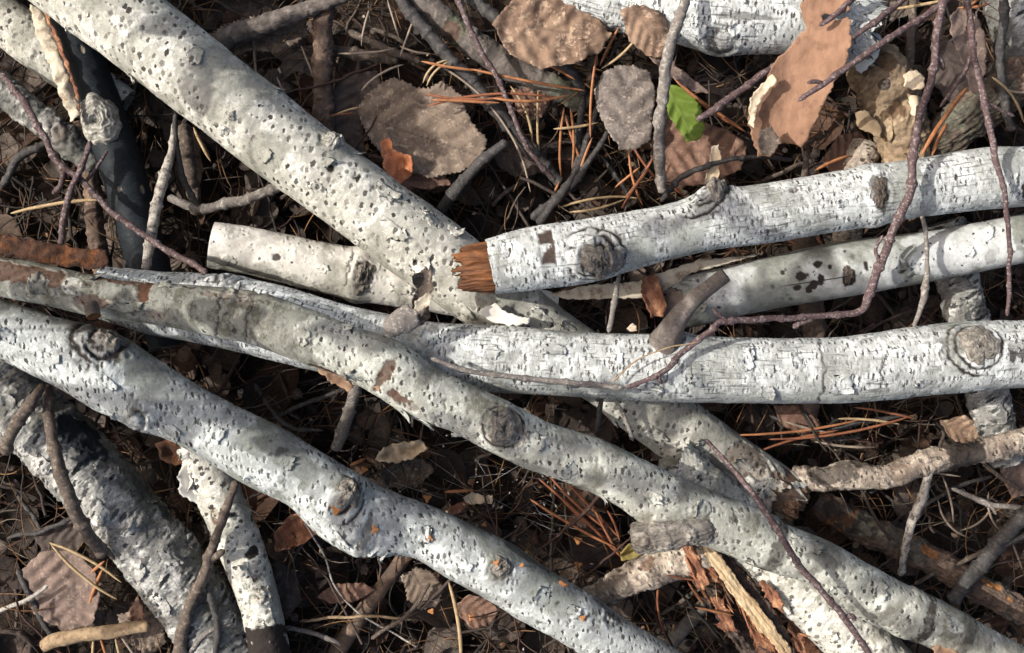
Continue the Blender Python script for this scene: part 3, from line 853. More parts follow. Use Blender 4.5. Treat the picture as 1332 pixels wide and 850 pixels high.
C = make_log('birch_log', 'whitish birch log with an orange broken end lying across the thick spotted log', 'log',
    [(638, 347, 78, 36), (690, 337, 77, 41), (760, 327, 74, 41), (824, 312, 70, 37.5), (880, 299, 67, 36), (935, 286, 64, 38), (990, 279, 62, 38.5), (1060, 267, 60, 38.5), (1130, 255, 58, 39),
     (1200, 244, 56, 38), (1283, 233, 54, 40), (1340, 229, 52, 38), (1480, 214, 50, 38)],
    COOL, S_C, [('bump', 772, 338, 16, 11), ('rings', 770, 338, 44, 1.0), ('arc', 765, 338, 30, 3, 20, 3), ('arc', 765, 338, 40, 2, -40, 2), ('arc', 762, 338, 22, 2, 60, 2), ('brown', 708, 322, 9, 24, 1.0, 1), ('bump', 925, 254, 16, 11), ('rings', 925, 255, 34, 0.9), ('arc', 905, 250, 28, 2.4, 30, 2.5), ('arc', 900, 250, 40, 1.8, 40, 2), ('swell', 1132, 253, 10, 3),
                ('dark', 1131, 255, 8, 24, 0.75), ('rings', 1130, 252, 24, 0.6), ('dark', 1327, 246, 10, 22, 1.0), ('dark', 1285, 225, 3, 25, 0.4), ('white', 1240, 240, 60, 40, 0.5), ('white', 680, 335, 25, 30, 0.8),
                ('brown', 1024, 250, 5, 5, 0.7)], group='birch logs of the pile', jag0=1.3)
D = make_log('birch_log', 'grey birch log with black specks between the whitish log and the long pale log', 'log',
    [(866, 400, -4, 30), (905, 391, -2, 33), (950, 380, 0, 33), (1040, 361, 3, 35), (1110, 348, 6, 36), (1180, 338, 8, 34), (1235, 329, 9, 32), (1332, 310, 12, 32), (1480, 284, 14, 32)],
    SPECKB, S_D, [('dark', 1056, 345, 7, 5, 1), ('dark', 1036, 360, 7, 6, 1), ('dark', 1053, 371, 5, 6, 1), ('dark', 1062, 366, 4, 8, 1), ('dark', 1046, 378, 4, 5, 1), ('dark', 1031, 376, 4, 3, 1), ('dark', 1098, 361, 9, 13, 1),
                ('bump', 1094, 352, 10, 3), ('dark', 1118, 347, 4, 8, 1), ('dark', 1281, 337, 6, 11, 0.8), ('dark', 1073, 349, 3, 3, 1), ('dark', 1012, 356, 3, 3, 1), ('dark', 1166, 350, 5, 7, 0.9), ('green', 1060, 325, 120, 12, 0.8),
                ('white', 1240, 325, 70, 30, 0.9), ('green', 930, 410, 50, 16, 0.6), ('brown', 876, 398, 14, 30, 0.8)], group='birch logs of the pile', jag0=9)
add_end(D, KNOTD, True, rough=12, bulge=-14)
E = make_log('birch_log', 'long pale birch log with a round knot at right and a cut side stub', 'log',
    [(128, 380, 2, 33), (200, 394, 4, 41), (260, 401, 6, 45), (340, 415, 10, 48), (430, 440, 16, 47), (500, 454, 23, 45), (560, 463, 29, 43), (620, 466, 34, 43), (700, 471, 40, 43), (800, 477, 42, 43), (900, 481, 43, 43),
     (1000, 483, 43, 42.5), (1100, 481, 43, 43), (1200, 470, 42, 45), (1255, 464, 42, 46), (1345, 459, 42, 43), (1480, 452, 42, 43)],
    COOL, S_E, [('bump', 880, 442, 20, 5), ('rings', 878, 440, 30, 0.45), ('crack', 862, 470, 60), ('crack', 1062, 485, 60), ('crack', 1135, 470, 30), ('bump', 1255, 450, 20, 6), ('rings', 1225, 450, 32, 0.45), ('arc', 1257, 450, 29, 1.8, 180, 1.5), ('arc', 1257, 450, 38, 1.6, 170, 1.2), ('arc', 1257, 450, 30, 1.5, 40, 1.5),
                ('green', 1000, 520, 260, 14, 0.75), ('green', 760, 505, 80, 12, 0.7), ('dark', 1315, 455, 9, 12, 0.8), ('dark', 1300, 462, 4, 12, 0.9), ('white', 330, 375, 140, 30, 1), ('white', 300, 440, 140, 20, 1), ('bump', 300, 366, 14, 6), ('rings', 300, 366, 40, 0.8),
                ('white', 650, 440, 70, 18, 0.8), ('white', 900, 455, 200, 20, 0.4), ('brown', 606, 482, 5, 4, 0.8)], group='birch logs of the pile')
F = make_log('birch_log', 'grey birch log sloping across the lower left with orange seed scales on it', 'log',
    [(-130, 342, 62, 36), (-40, 408, 60, 36), (40, 443, 57, 39), (100, 466, 54, 45), (150, 491, 51, 49), (200, 518, 48, 44), (250, 543, 44, 40), (300, 570, 40, 41), (350, 597, 37, 43), (400, 625, 33, 41), (452, 664, 28, 48), (500, 680, 24, 41), (550, 692, 18, 35), (600, 718, 14, 37),
     (650, 744, 8, 38.5), (700, 777, 3, 37), (750, 804, 0, 36), (800, 838, -6, 35), (880, 886, -14, 35), (980, 950, -20, 35)],
    GREY, S_F, [('bump', 452, 640, 18, 9), ('arc', 440, 638, 24, 3.2, -20, 3), ('arc', 440, 645, 34, 2.2, 60, 2), ('arc', 470, 700, 26, 2.5, 110, 2), ('rings', 452, 642, 34, 0.95), ('bump', 476, 712, 18, 12), ('rings', 470, 705, 30, 0.7), ('bump', 135, 450, 24, 9), ('rings', 140, 446, 50, 1.0), ('arc', 140, 446, 26, 3, 40, 3), ('arc', 140, 446, 36, 2.5, 160, 2), ('brown', 145, 440, 22, 14, 0.6),
                ('bump', 185, 548, 16, 9), ('rings', 186, 545, 24, 0.6), ('arc', 178, 545, 18, 2.2, -10, 2.5), ('dark', 193, 548, 4, 14, 0.8), ('white', 60, 480, 80, 26, 0.95), ('white', 160, 490, 14, 10), ('white', 140, 525, 60, 30, 0.8), ('white', 330, 610, 90, 16, 0.8),
                ('white', 430, 690, 60, 20, 0.8), ('bump', 645, 735, 12, 6), ('rings', 644, 735, 26, 0.8), ('brown', 645, 735, 9, 7, 0.5), ('white', 590, 735, 60, 16, 0.6), ('dark', 690, 720, 30, 8, 0.5), ('dark', 800, 790, 30, 10, 0.5),
                ('rings', 795, 800, 26, 0.6), ('dark', 478, 690, 5, 26, 0.6), ('green', 230, 520, 60, 12, 0.4)], group='birch logs of the pile')
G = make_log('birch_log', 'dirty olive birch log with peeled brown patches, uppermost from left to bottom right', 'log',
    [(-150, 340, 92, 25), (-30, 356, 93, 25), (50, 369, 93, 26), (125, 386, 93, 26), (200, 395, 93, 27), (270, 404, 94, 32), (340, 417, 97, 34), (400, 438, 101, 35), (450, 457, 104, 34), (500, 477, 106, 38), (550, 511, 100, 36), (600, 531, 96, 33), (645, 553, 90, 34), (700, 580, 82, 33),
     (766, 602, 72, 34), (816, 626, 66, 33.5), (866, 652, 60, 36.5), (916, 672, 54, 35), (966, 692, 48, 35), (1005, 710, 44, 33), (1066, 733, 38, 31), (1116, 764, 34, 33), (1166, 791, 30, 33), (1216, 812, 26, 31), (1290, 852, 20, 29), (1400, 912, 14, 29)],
    OLIVE, S_G, [('green', 60, 350, 90, 60, 0.95), ('green', 190, 390, 80, 60, 0.95), ('green', 300, 400, 90, 60, 0.95), ('green', 380, 425, 50, 60, 0.75), ('brown', 195, 372, 7, 22, 1), ('brown', 160, 352, 34, 10, 0.9), ('brown', 40, 355, 60, 14, 0.9), ('brown', 130, 395, 22, 8, 0.8), ('dark', 110, 370, 14, 6, 0.6), ('brown', 300, 385, 26, 6, 0.6), ('white', 100, 372, 12, 12, 0.8),  # green at the left end: algae, darkened further to paint the shade there
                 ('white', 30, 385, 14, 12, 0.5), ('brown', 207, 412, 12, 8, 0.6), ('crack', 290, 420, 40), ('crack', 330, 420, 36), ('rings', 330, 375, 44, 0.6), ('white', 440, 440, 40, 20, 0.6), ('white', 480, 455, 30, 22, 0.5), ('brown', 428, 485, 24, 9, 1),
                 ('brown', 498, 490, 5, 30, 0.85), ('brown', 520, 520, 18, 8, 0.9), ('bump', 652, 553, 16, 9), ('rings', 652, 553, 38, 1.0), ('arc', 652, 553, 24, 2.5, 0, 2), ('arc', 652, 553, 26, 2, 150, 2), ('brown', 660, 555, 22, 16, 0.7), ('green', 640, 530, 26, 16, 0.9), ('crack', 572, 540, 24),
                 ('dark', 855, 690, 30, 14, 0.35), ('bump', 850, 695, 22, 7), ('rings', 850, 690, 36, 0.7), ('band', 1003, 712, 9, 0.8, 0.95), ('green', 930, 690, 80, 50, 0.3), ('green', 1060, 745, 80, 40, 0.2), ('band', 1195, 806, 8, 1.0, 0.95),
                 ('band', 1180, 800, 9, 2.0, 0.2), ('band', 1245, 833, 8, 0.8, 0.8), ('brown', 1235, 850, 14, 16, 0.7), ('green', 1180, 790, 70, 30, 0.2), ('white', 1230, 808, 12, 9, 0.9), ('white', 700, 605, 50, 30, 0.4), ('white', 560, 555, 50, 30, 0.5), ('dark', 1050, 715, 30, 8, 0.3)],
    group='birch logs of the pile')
I = make_log('birch_log', 'rough flaky grey birch log with a smooth black bare patch at lower left', 'log',
    [(-130, 380, -22, 44), (-30, 468, -30, 44), (35, 538, -38, 45), (98, 602, -46, 46), (160, 669, -54, 46), (212, 734, -62, 46), (262, 800, -70, 45), (310, 880, -78, 45), (360, 960, -84, 45)],
    ROUGHB, S_I, [('dark', 100, 572, 34, 34, 1), ('dark', 112, 586, 30, 26, 1), ('dark', 190, 628, 26, 12, 0.6), ('dark', 225, 665, 14, 12, 0.8), ('green', 190, 600, 60, 30, 0.9), ('white', 70, 590, 40, 26, 0.9), ('white', 130, 640, 50, 30, 0.7), ('white', 20, 500, 40, 30, 0.7),
                  ('white', 215, 760, 60, 30, 0.6), ('dark', 270, 770, 30, 20, 0.4)], group='birch logs of the pile')
J = make_log('birch_log', 'thin white birch log with a black lower end emerging from under the grey log', 'log',
    [(228, 520, -46, 24), (266, 600, -46, 28), (300, 680, -46, 29), (325, 745, -48, 28), (340, 795, -50, 26), (350, 850, -54, 26), (368, 930, -60, 26)],
    WARM, S_J, [('dark', 340, 822, 12, 60, 1), ('dark', 344, 842, 22, 60, 1), ('dark', 352, 880, 30, 60, 1), ('dark', 358, 915, 40, 60, 1), ('dark', 328, 716, 7, 10, 1), ('rings', 340, 775, 20, 0.8), ('bump', 340, 772, 8, 4), ('brown', 282, 670, 12, 8, 0.9), ('white', 270, 620, 40, 30, 0.6)],
    group='birch logs of the pile')
Kl = make_log('birch_log', 'smooth blue black log with one pale ringed knot at the upper left', 'log',
    [(20, -140, -52, 27), (70, -20, -56, 28), (104, 70, -60, 28), (134, 150, -63, 28), (160, 225, -67, 28), (184, 310, -71, 27), (205, 390, -76, 27), (220, 450, -80, 26)],
    BLACKB, S_K, [('brown', 186, 248, 5, 3, 1), ('brown', 158, 249, 3, 3, 1), ('brown', 112, 72, 6, 3, 1)], group='birch logs of the pile')
L = make_log('birch_log', 'pale greenish birch log in the very corner behind the blue black log', 'log',
    [(-130, -70, -66, 32), (-40, 0, -70, 32), (20, 38, -74, 31), (60, 68, -78, 30), (110, 105, -88, 28), (160, 140, -96, 27)],
    WARM, dict(S_J, green=0.3), [], group='birch logs of the pile')
Nl = make_log('birch_log', 'bright white birch log along the top edge behind the curled brown bark', 'log',
    [(690, -50, -20, 30), (740, -24, -18, 38), (800, -6, -16, 44), (880, 9, -14, 46), (940, 18, -12, 50), (1000, 21, -12, 49), (1060, 24, -14, 47), (1130, 44, -18, 43)],
    COOL, dict(S_E, green=0.0, cross=0.5), [('green', 930, 60, 30, 14, 0.9), ('rings', 935, 55, 40, 0.8), ('bump', 935, 60, 20, 6), ('dark', 945, 25, 50, 4, 0.6), ('white', 860, 10, 60, 40), ('brown', 760, 30, 40, 12, 0.5)],
    group='birch logs of the pile', jag1=20)
add_end(Nl, KNOTD, False, rough=6, bulge=-6)
O = make_log('birch_log', 'pale thin barked birch log tucked under the olive log at the bottom right', 'log',
    [(870, 600, -20, 36), (932, 662, -22, 38), (988, 708, -25, 39), (1044, 764, -28, 40), (1102, 822, -32, 40), (1160, 880, -34, 40), (1240, 965, -38, 41)],
    WARM, dict(S_J, green=0.12, flake=0.0008), [('white', 1060, 800, 90, 40, 0.6)], group='birch logs of the pile', jag0=6)
Rl = make_log('birch_log', 'scaly grey birch piece crossing the right gap and passing under the long pale log', 'log',
    [(1225, 290, -70, 27), (1248, 370, -74, 27), (1262, 430, -78, 27), (1280, 500, -84, 27), (1296, 560, -92, 25), (1305, 600, -100, 24)],
    ROUGHB, dict(S_I, green=0.1), [('dark', 1262, 410, 12, 14, 0.8)], group='birch logs of the pile')
Ml = make_log('birch_branch', 'lumpy grey birch branch end at the left edge below the corner log', 'branch',
    [(-70, 82, -66, 17), (-10, 108, -68, 18), (30, 140, -70, 17), (70, 170, -74, 18), (98, 192, -78, 17), (125, 216, -86, 14)],
    ROUGHB, dict(S_I, und=0.2), [('rings', 80, 175, 30, 0.8), ('bump', 90, 180, 12, 6)], top=60, bot=16)
Q_ = make_log('dead_branch', 'lichen spotted dead branch reaching in from the right edge under the pale log', 'branch',
    [(1030, 618, -78, 11.0), (1062, 624, -68, 15.3), (1110, 618, -60, 17.0), (1150, 622, -57, 14.4), (1200, 603, -53, 15.3), (1260, 590, -50, 15.3), (1335, 573, -46, 16.1), (1460, 545, -40, 16.1)],
    PALEB, S_Q, [('dark', 1085, 615, 34, 16, 0.75), ('dark', 1250, 592, 22, 30, 0.9), ('brown', 1165, 612, 14, 12, 0.4), ('bump', 1200, 610, 10, 5)], top=70, bot=18)
P_ = make_log('dead_branch', 'rotten brown branch with orange bare wood patches at the lower right', 'branch',
    [(1060, 650, -110, 14.4), (1110, 680, -107, 16.8), (1160, 705, -104, 17.6), (1220, 733, -101, 17.6), (1280, 768, -98, 17.6), (1350, 806, -95, 16.8), (1450, 860, -92, 16.0)],
    DEADB, S_P, [('brown', 1206, 716, 14, 6, 1), ('brown', 1285, 758, 16, 6, 1), ('dark', 1100, 672, 30, 20, 0.8), ('green', 1155, 695, 22, 12, 0.8)], top=70, bot=18)
V_ = make_log('dead_branch', 'pale peeled branch end just left of the split cream wood', 'branch',
    [(740, 800, -62, 14), (782, 775, -52, 18), (822, 753, -44, 20), (860, 738, -36, 21), (905, 726, -32, 21), (940, 716, -34, 17)],
    PALEB, dict(S_Q, cross=0.3), [('dark', 800, 765, 24, 26, 0.6), ('white', 865, 735, 26, 20, 0.9), ('brown', 845, 730, 10, 8, 0.8)], top=64, bot=16)
T_ = make_log('rotten_stump', 'tan rotten wood lump with a small dark ring hole right of the curled bark', 'wood',
    [(1125, 70, -78, 30), (1150, 105, -64, 37), (1165, 145, -58, 37), (1172, 185, -62, 31), (1180, 225, -70, 28), (1186, 270, -84, 27)],
    TANB, S_T, [('bump', 1150, 120, 12, 6), ('dark', 1187, 130, 3, 40, 0.7)], top=80, bot=18)
add_end(T_, TANB, True, rough=9, bulge=5)
U_ = make_log('rotten_wood', 'greyish rotten wood piece lying slantwise behind the orange needles at the upper right', 'wood',
    [(1190, 196, -92, 20), (1225, 178, -84, 27), (1265, 150, -78, 29), (1310, 118, -78, 29), (1370, 78, -80, 27)],
    DEADB, dict(S_T, brown=0.0, rf=(40, 130, 130), ridge=0.003, rd=0.7), [('green', 1260, 150, 60, 40, 0.9)], top=80, bot=18)
X_ = make_log('birch_log', 'flaky grey birch end poking in at the upper right edge', 'log',
    [(1300, -30, -92, 26), (1318, 30, -92, 30), (1345, 90, -94, 30), (1390, 170, -98, 28)], ROUGHB, dict(S_I), [], group='birch logs of the pile', top=80, bot=18)
Y_ = make_log('cut_branch', 'sawn branch end peeping out above the whitish log below the curled bark', 'branch',
    [(1127, 190, -84, 19), (1118, 215, -80, 19), (1108, 260, -82, 18), (1098, 330, -90, 17)], PALEB, dict(S_Q), [], top=50, bot=14)
add_end(Y_, KNOTG, True, rough=2)
Z_ = make_log('brown_branch', 'bumpy brown pine branch going straight down beside the thick spotted log', 'branch',
    [(424, -40, -62, 10), (421, 30, -66, 11), (419, 90, -70, 11.5), (421, 150, -76, 11.5), (424, 200, -84, 11)], DEADB, dict(und=0.2, med=0.0016, flake=0.001, ff=80, edge=0.7, brown=-0.02, cross=0.3), [], top=44, bot=12)
H_ = make_log('grey_branch', 'weathered grey branch fork under the crumpled leaf at the top left', 'branch',
    [(262, 70, -78, 8), (300, 48, -66, 12), (340, 34, -58, 14), (390, 16, -50, 11), (440, -2, -44, 8), (520, -40, -36, 7)], STUBB, dict(und=0.2, med=0.0016, flake=0.0006, ff=80, edge=0.5, wrinkle=0.7), [], top=50, bot=14)
N2 = make_log('grey_branch', 'thick mottled grey branch slanting behind the black twig at the top', 'branch',
    [(490, -60, -66, 15), (548, 2, -68, 16), (610, 52, -70, 17), (670, 90, -72, 17), (720, 114, -74, 15), (765, 134, -80, 13)], STUBB, dict(und=0.1, med=0.0012, flake=0.0009, ff=60, edge=0.7, green=0.1, lent=dict(n=1500, w=0.0008, l=0.003, lip=0.0003, dep=0.0004, k=0.6)),
    [('brown', 590, 45, 12, 14, 0.6), ('dark', 640, 72, 6, 20, 0.6)], top=54, bot=14)
Z2 = make_log('brown_branch', 'stout brown stick upright in the gap between the speckled and the pale log', 'branch',
    [(1042, 250, -86, 15), (1048, 330, -88, 14.5), (1056, 400, -92, 14.5), (1058, 470, -96, 14), (1045, 560, -104, 14)], DEADB, dict(und=0.15, med=0.0012, flake=0.0008, ff=70, edge=0.5), [], top=44, bot=12)
Z3 = make_log('brown_branch', 'slender smooth grey branch low in the dark hollow right of the seed scale log', 'branch',
    [(935, 762, -120, 8), (905, 800, -122, 8.5), (880, 828, -124, 9), (840, 880, -128, 9)], STUBB, dict(und=0.06, med=0.0005), [], top=30, bot=10)
Z4 = make_log('brown_branch', 'dim brown branch low in the dark hollow under the bulging knot of the lower log', 'branch',
    [(530, 720, -122, 10), (500, 760, -122, 10), (470, 800, -124, 11), (430, 860, -128, 11)], DEADB, dict(und=0.1, med=0.0008), [], top=30, bot=10)
Z5 = make_log('brown_branch', 'mottled brown branch running down beside the blue black log at the left', 'branch',
    [(100, 160, -86, 10), (118, 230, -88, 11), (124, 300, -92, 11), (135, 360, -96, 11)], DEADB, dict(und=0.15, med=0.0015, flake=0.0009, ff=80, edge=0.6, cross=0.4), [], top=36, bot=10)

PEELS = []
# parts of the logs
add_knot(Kl, 131, 161, 34, KNOTP, hh=12, pit=0.16, rings=6, name='knot', irr=0.16)
add_knot(E, 1257, 451, 27, KNOTG, hh=5, pit=0.16, rings=6)
add_knot(C, 776, 340, 24, KNOTG, hh=9, pit=0.3, rings=5, irr=0.4)
add_knot(C, 930, 252, 16, KNOTG, hh=7, pit=0.0, rings=5, irr=0.4, sx=0.8)
add_knot(C, 1133, 254, 18, KNOTD, hh=3, pit=0.3, rings=4, sx=0.55, irr=0.4)
add_knot(G, 650, 555, 19, KNOTG, hh=5, pit=0.25, rings=5)
add_knot(F, 452, 638, 20, KNOTG, hh=7, pit=0.25, rings=5, irr=0.4)
add_knot(F, 648, 733, 12, KNOTG, hh=4, pit=0.3, rings=4, irr=0.4)
add_knot(F, 146, 446, 18, KNOTG, hh=6, pit=0.2, rings=4, irr=0.5)
add_knot(B, 473, 360, 20, KNOTG, hh=6, pit=0.3, rings=5, sx=0.5, irr=0.35)
add_knot(J, 346, 772, 12, KNOTP, hh=4, pit=0.2, rings=4)
add_knot(T_, 1150, 121, 8, KNOTD, hh=3, pit=0.35, rings=2, name='ring_hole', irr=0.1)
add_knot(D, 1096, 360, 13, KNOTD, hh=2, pit=0.0, rings=2, sx=0.6)
add_knot(A, 436, 188, 14, KNOTP, hh=8, pit=0.15, rings=4, irr=0.5)
add_knot(A, 310, 158, 6, KNOTP, hh=3, pit=0.2, rings=2)
add_knot(A, 1030, 662, 15, WOODB, hh=12, pit=0.25, rings=3, name='stub_end')
# broken wood at the end of the whitish log
bw = make_log('broken_wood', None, None, [(655, 345, 76, 30), (638, 348, 76, 33), (622, 349, 72, 33), (608, 351, 64, 31)], WOODO, S_W, [('dark', 625, 320, 20, 8, 0.8), ('dark', 600, 345, 5, 14, 0.7), ('bump', 620, 340, 6, 3)], part_name='broken_wood', parent=C.root, ds=0.0012, jag1=17)
bw.root = C.root
add_end(bw, WOODO, False, name='wood_fibres', rough=8, bulge=-9)
# sawn side stub on the long pale log
stub = make_log('branch_stub', None, None, [(866, 446, 68, 22), (876, 424, 88, 15), (893, 400, 100, 11.5), (918, 378, 110, 10), (944, 358, 118, 10.5)], STUBB,
                dict(und=0.1, med=0.0008, lent=dict(n=5000, w=0.0008, l=0.0018, lip=0.0006, dep=0.0004, k=0.5), cross=0.5), [], part_name='branch_stub', parent=E.root, ds=0.0012, top=60, bot=16)
stub.root = E.root
add_end(stub, KNOTG, False, name='stub_end', rough=1.2)
gstub = make_log('branch_stub', None, None, [(930, 684, 70, 13), (905, 687, 78, 19), (870, 692, 80, 21), (842, 697, 76, 20), (826, 700, 70, 17)], KNOTG, dict(und=0.12, med=0.0012, flake=0.0012, ff=70, edge=0.8, wrinkle=0.9, ridge=0.0010, rf=(40, 140, 140)), [('rings', 840, 706, 20, 0.6)], part_name='branch_stub', parent=G.root, ds=0.0012, top=70, bot=16)
gstub.root = G.root
add_end(gstub, KNOTD, False, name='stub_end', rough=3, bulge=3)
rstub = make_log('branch_stub', None, None, [(118, 396, 128, 9), (122, 412, 134, 9.5)], KNOTD, dict(und=0.1, med=0.0006), [], part_name='branch_stub', parent=G.root, ds=0.001, top=40, bot=12)
rstub.root = G.root
add_end(rstub, WOODO, False, name='stub_end', rough=1)

for pl, zz, mt in [([(414, 482), (432, 482), (452, 494), (462, 502), (452, 508), (432, 500)], 78, WOODB), ([(490, 470), (500, 466), (500, 492), (494, 512), (484, 500)], 132, WOODB), ([(508, 500), (526, 508), (540, 520), (528, 524), (512, 514)], 122, WOODB),
                   ([(1212, 842), (1232, 836), (1248, 850), (1240, 868), (1220, 866)], 50, WOODB)]:
    PEELS.append((pl, zz, mt))

# torn bark scales still hanging on the logs
def flakes(lg, lst, mat, lift=4):
    for i, f in enumerate(lst):
        add_flake(lg, f[0], f[1], f[2] * RNG.uniform(0.7, 1.5), f[3] * RNG.uniform(0.6, 1.4), mat or lg.bark.data.materials[0], lift=f[4] if len(f) > 4 else lift, edge=1 if (i % 3) else -1)
flakes(A, [(95, 45, 18, 26), (150, 118, 24, 20, 6), (262, 78, 26, 18), (300, 175, 14, 18), (365, 110, 18, 14, 7), (350, 205, 16, 20), (418, 250, 20, 18), (470, 195, 18, 14, 7), (505, 250, 26, 20, 6), (560, 285, 20, 18, 6),
           (512, 300, 22, 24), (545, 345, 24, 30, 5), (470, 320, 18, 20), (590, 300, 22, 16, 7), (600, 400, 24, 20, 6), (700, 408, 30, 14), (430, 215, 14, 12, 7)], None)
flakes(A, [(735, 425, 26, 22), (790, 545, 24, 22), (845, 560, 26, 26, 6), (905, 575, 30, 22, 8), (935, 620, 30, 24, 8), (980, 640, 30, 24, 9), (960, 600, 34, 16, 9), (1000, 625, 36, 12, 10)], None)
flakes(B, [(300, 340, 20, 16), (420, 350, 18, 18), (520, 372, 24, 20)], None, 2)
flakes(C, [(655, 325, 18, 26, 3), (800, 330, 20, 18, 6), (760, 318, 22, 14, 6), (1085, 268, 14, 16, 3), (1180, 240, 18, 16, 3), (1300, 240, 16, 22, 3), (910, 262, 20, 14, 6)], None, 3)
flakes(D, [(890, 372, 24, 22, 7), (905, 402, 24, 22, 5), (1160, 345, 20, 18), (1180, 352, 18, 14), (1250, 330, 16, 16), (1275, 305, 18, 14)], None, 4)
flakes(E, [(565, 440, 24, 22), (640, 458, 26, 22), (720, 455, 24, 22), (745, 500, 22, 16, 6), (800, 470, 20, 24), (840, 505, 24, 16, 6), (905, 490, 20, 24), (960, 465, 22, 24), (990, 510, 24, 18, 6), (1030, 470, 18, 22),
           (1085, 500, 22, 22, 5), (1150, 460, 22, 20), (1190, 500, 22, 18, 5), (1305, 450, 16, 22), (240, 385, 40, 20), (360, 410, 36, 20)], None, 3)
flakes(F, [(20, 440, 24, 22, 6), (75, 470, 26, 26), (150, 500, 22, 16, 5), (160, 545, 26, 20, 7), (225, 565, 22, 24), (285, 565, 20, 22), (330, 625, 24, 16, 5), (375, 600, 18, 22), (430, 690, 30, 18, 7), (505, 720, 24, 14, 7), (545, 690, 18, 20),
           (600, 730, 18, 20), (700, 770, 18, 20), (740, 790, 20, 18)], None, 4)
flakes(G, [(60, 372, 34, 22, 6), (120, 352, 26, 18, 7), (170, 398, 34, 20, 5), (235, 372, 34, 18, 5), (400, 440, 24, 22, 4), (450, 425, 24, 20, 6), (470, 490, 26, 18, 8), (520, 535, 26, 16, 9), (545, 560, 28, 16, 8), (590, 585, 24, 14, 6), (630, 540, 18, 18),
           (690, 570, 22, 20), (735, 610, 20, 20), (780, 650, 24, 16, 6), (840, 640, 24, 22), (905, 660, 26, 22), (960, 725, 26, 18), (1040, 705, 28, 18, 8), (1080, 765, 26, 20), (1130, 760, 26, 18), (1215, 800, 20, 22)], None, 4)
flakes(I, [(20, 530, 26, 22, 7), (60, 600, 30, 20, 8), (95, 545, 18, 20, 9), (85, 590, 18, 26, 8), (140, 610, 26, 20, 8), (130, 660, 30, 22, 8), (180, 690, 30, 24, 9), (200, 640, 26, 20, 8), (220, 720, 34, 26, 9), (260, 700, 26, 22, 9), (180, 735, 30, 20, 8), (250, 770, 30, 24, 9),
           (290, 800, 30, 24, 8), (215, 780, 26, 20, 8)], None, 8)
flakes(J, [(255, 600, 30, 30, 9), (248, 625, 26, 30, 12), (290, 665, 20, 24, 6), (320, 745, 24, 26, 7), (345, 790, 22, 22, 7), (335, 800, 18, 24, 7)], None, 6)
flakes(Nl, [(770, 40, 30, 20, 6), (850, 45, 26, 22, 6), (905, 40, 22, 20), (960, 40, 24, 22), (1120, 60, 28, 26, 8), (1130, 30, 26, 22, 8)], None, 5)
flakes(O, [(985, 745, 26, 20, 8), (1015, 778, 24, 16, 8), (1070, 815, 24, 20), (1110, 840, 24, 22)], None, 5)
flakes(Rl, [(1250, 395, 20, 20, 5), (1268, 405, 20, 18, 5), (1290, 530, 20, 20, 5)], None, 5)
flakes(T_, [(1180, 190, 26, 20, 5), (1150, 160, 26, 20, 5), (1190, 220, 24, 18, 5)], TANB, 5)


# ---------------------------------------------------------------- the ground and what lies on it
GZ = -0.20
gm, gnt, gb = nodes_of('forest_soil')
gc = mixc(gnt, ramp(gnt, noise(gnt, 45, 6, 0.75), 0.35, 0.65), (0.012, 0.009, 0.007), (0.04, 0.029, 0.022))
gc = mixc(gnt, ramp(gnt, noise(gnt, 210, 4, 0.75), 0.55, 0.7), gc, (0.085, 0.06, 0.042))
gnt.links.new(gc, gb.inputs['Base Color'])
gb.inputs['Roughness'].default_value = 0.9
gb.inputs['Specular IOR Level'].default_value = 0.15
bump(gnt, gb, noise(gnt, 160, 6, 0.75), 0.9, 0.006)
gx = np.linspace(-1.5, 1.5, 300); gy = np.linspace(-1.2, 1.2, 240)
GX, GY = np.meshgrid(gx, gy, indexing='ij')
GH = GZ + 0.022 * fbm(np.stack([GX * 6, GY * 6, GX * 0], -1), 3) + 0.006 * fbm(np.stack([GX * 40, GY * 40, GX * 0 + 3], -1), 3)
fade = ss(1.5, 1.2, np.abs(GX)) * ss(1.2, 0.95, np.abs(GY))
GH = GZ + (GH - GZ) * fade
tag(link('ground', raw_mesh('ground', np.stack([GX, GY, GH], -1), grid_quads(300, 240, False)[:, ::-1]), gm), 'dark damp forest soil under the pile of birch logs', kind='structure')
far = [(-60, -60), (60, -60), (60, 60), (-60, 60), (-1.49, -1.19), (1.49, -1.19), (1.49, 1.19), (-1.49, 1.19)]
tag(link('ground', raw_mesh('ground', [(x, y, GZ - 0.001) for x, y in far], [(0, 1, 5, 4), (1, 2, 6, 5), (2, 3, 7, 6), (3, 0, 4, 7)]), gm), 'dark forest floor stretching away around the pile', kind='structure')

def gheight(x, y):
    i = np.clip(np.round((x + 1.5) / 3.0 * 299).astype(int), 0, 299); j = np.clip(np.round((y + 1.2) / 2.4 * 239).astype(int), 0, 239)
    return GH[i, j]

LIT = tint_mat('litter_surface', 0.8, 220, 0.2, 0.55)
NEED = tint_mat('pine_needle_surface', 0.55, 300, 0.35, 0.35)

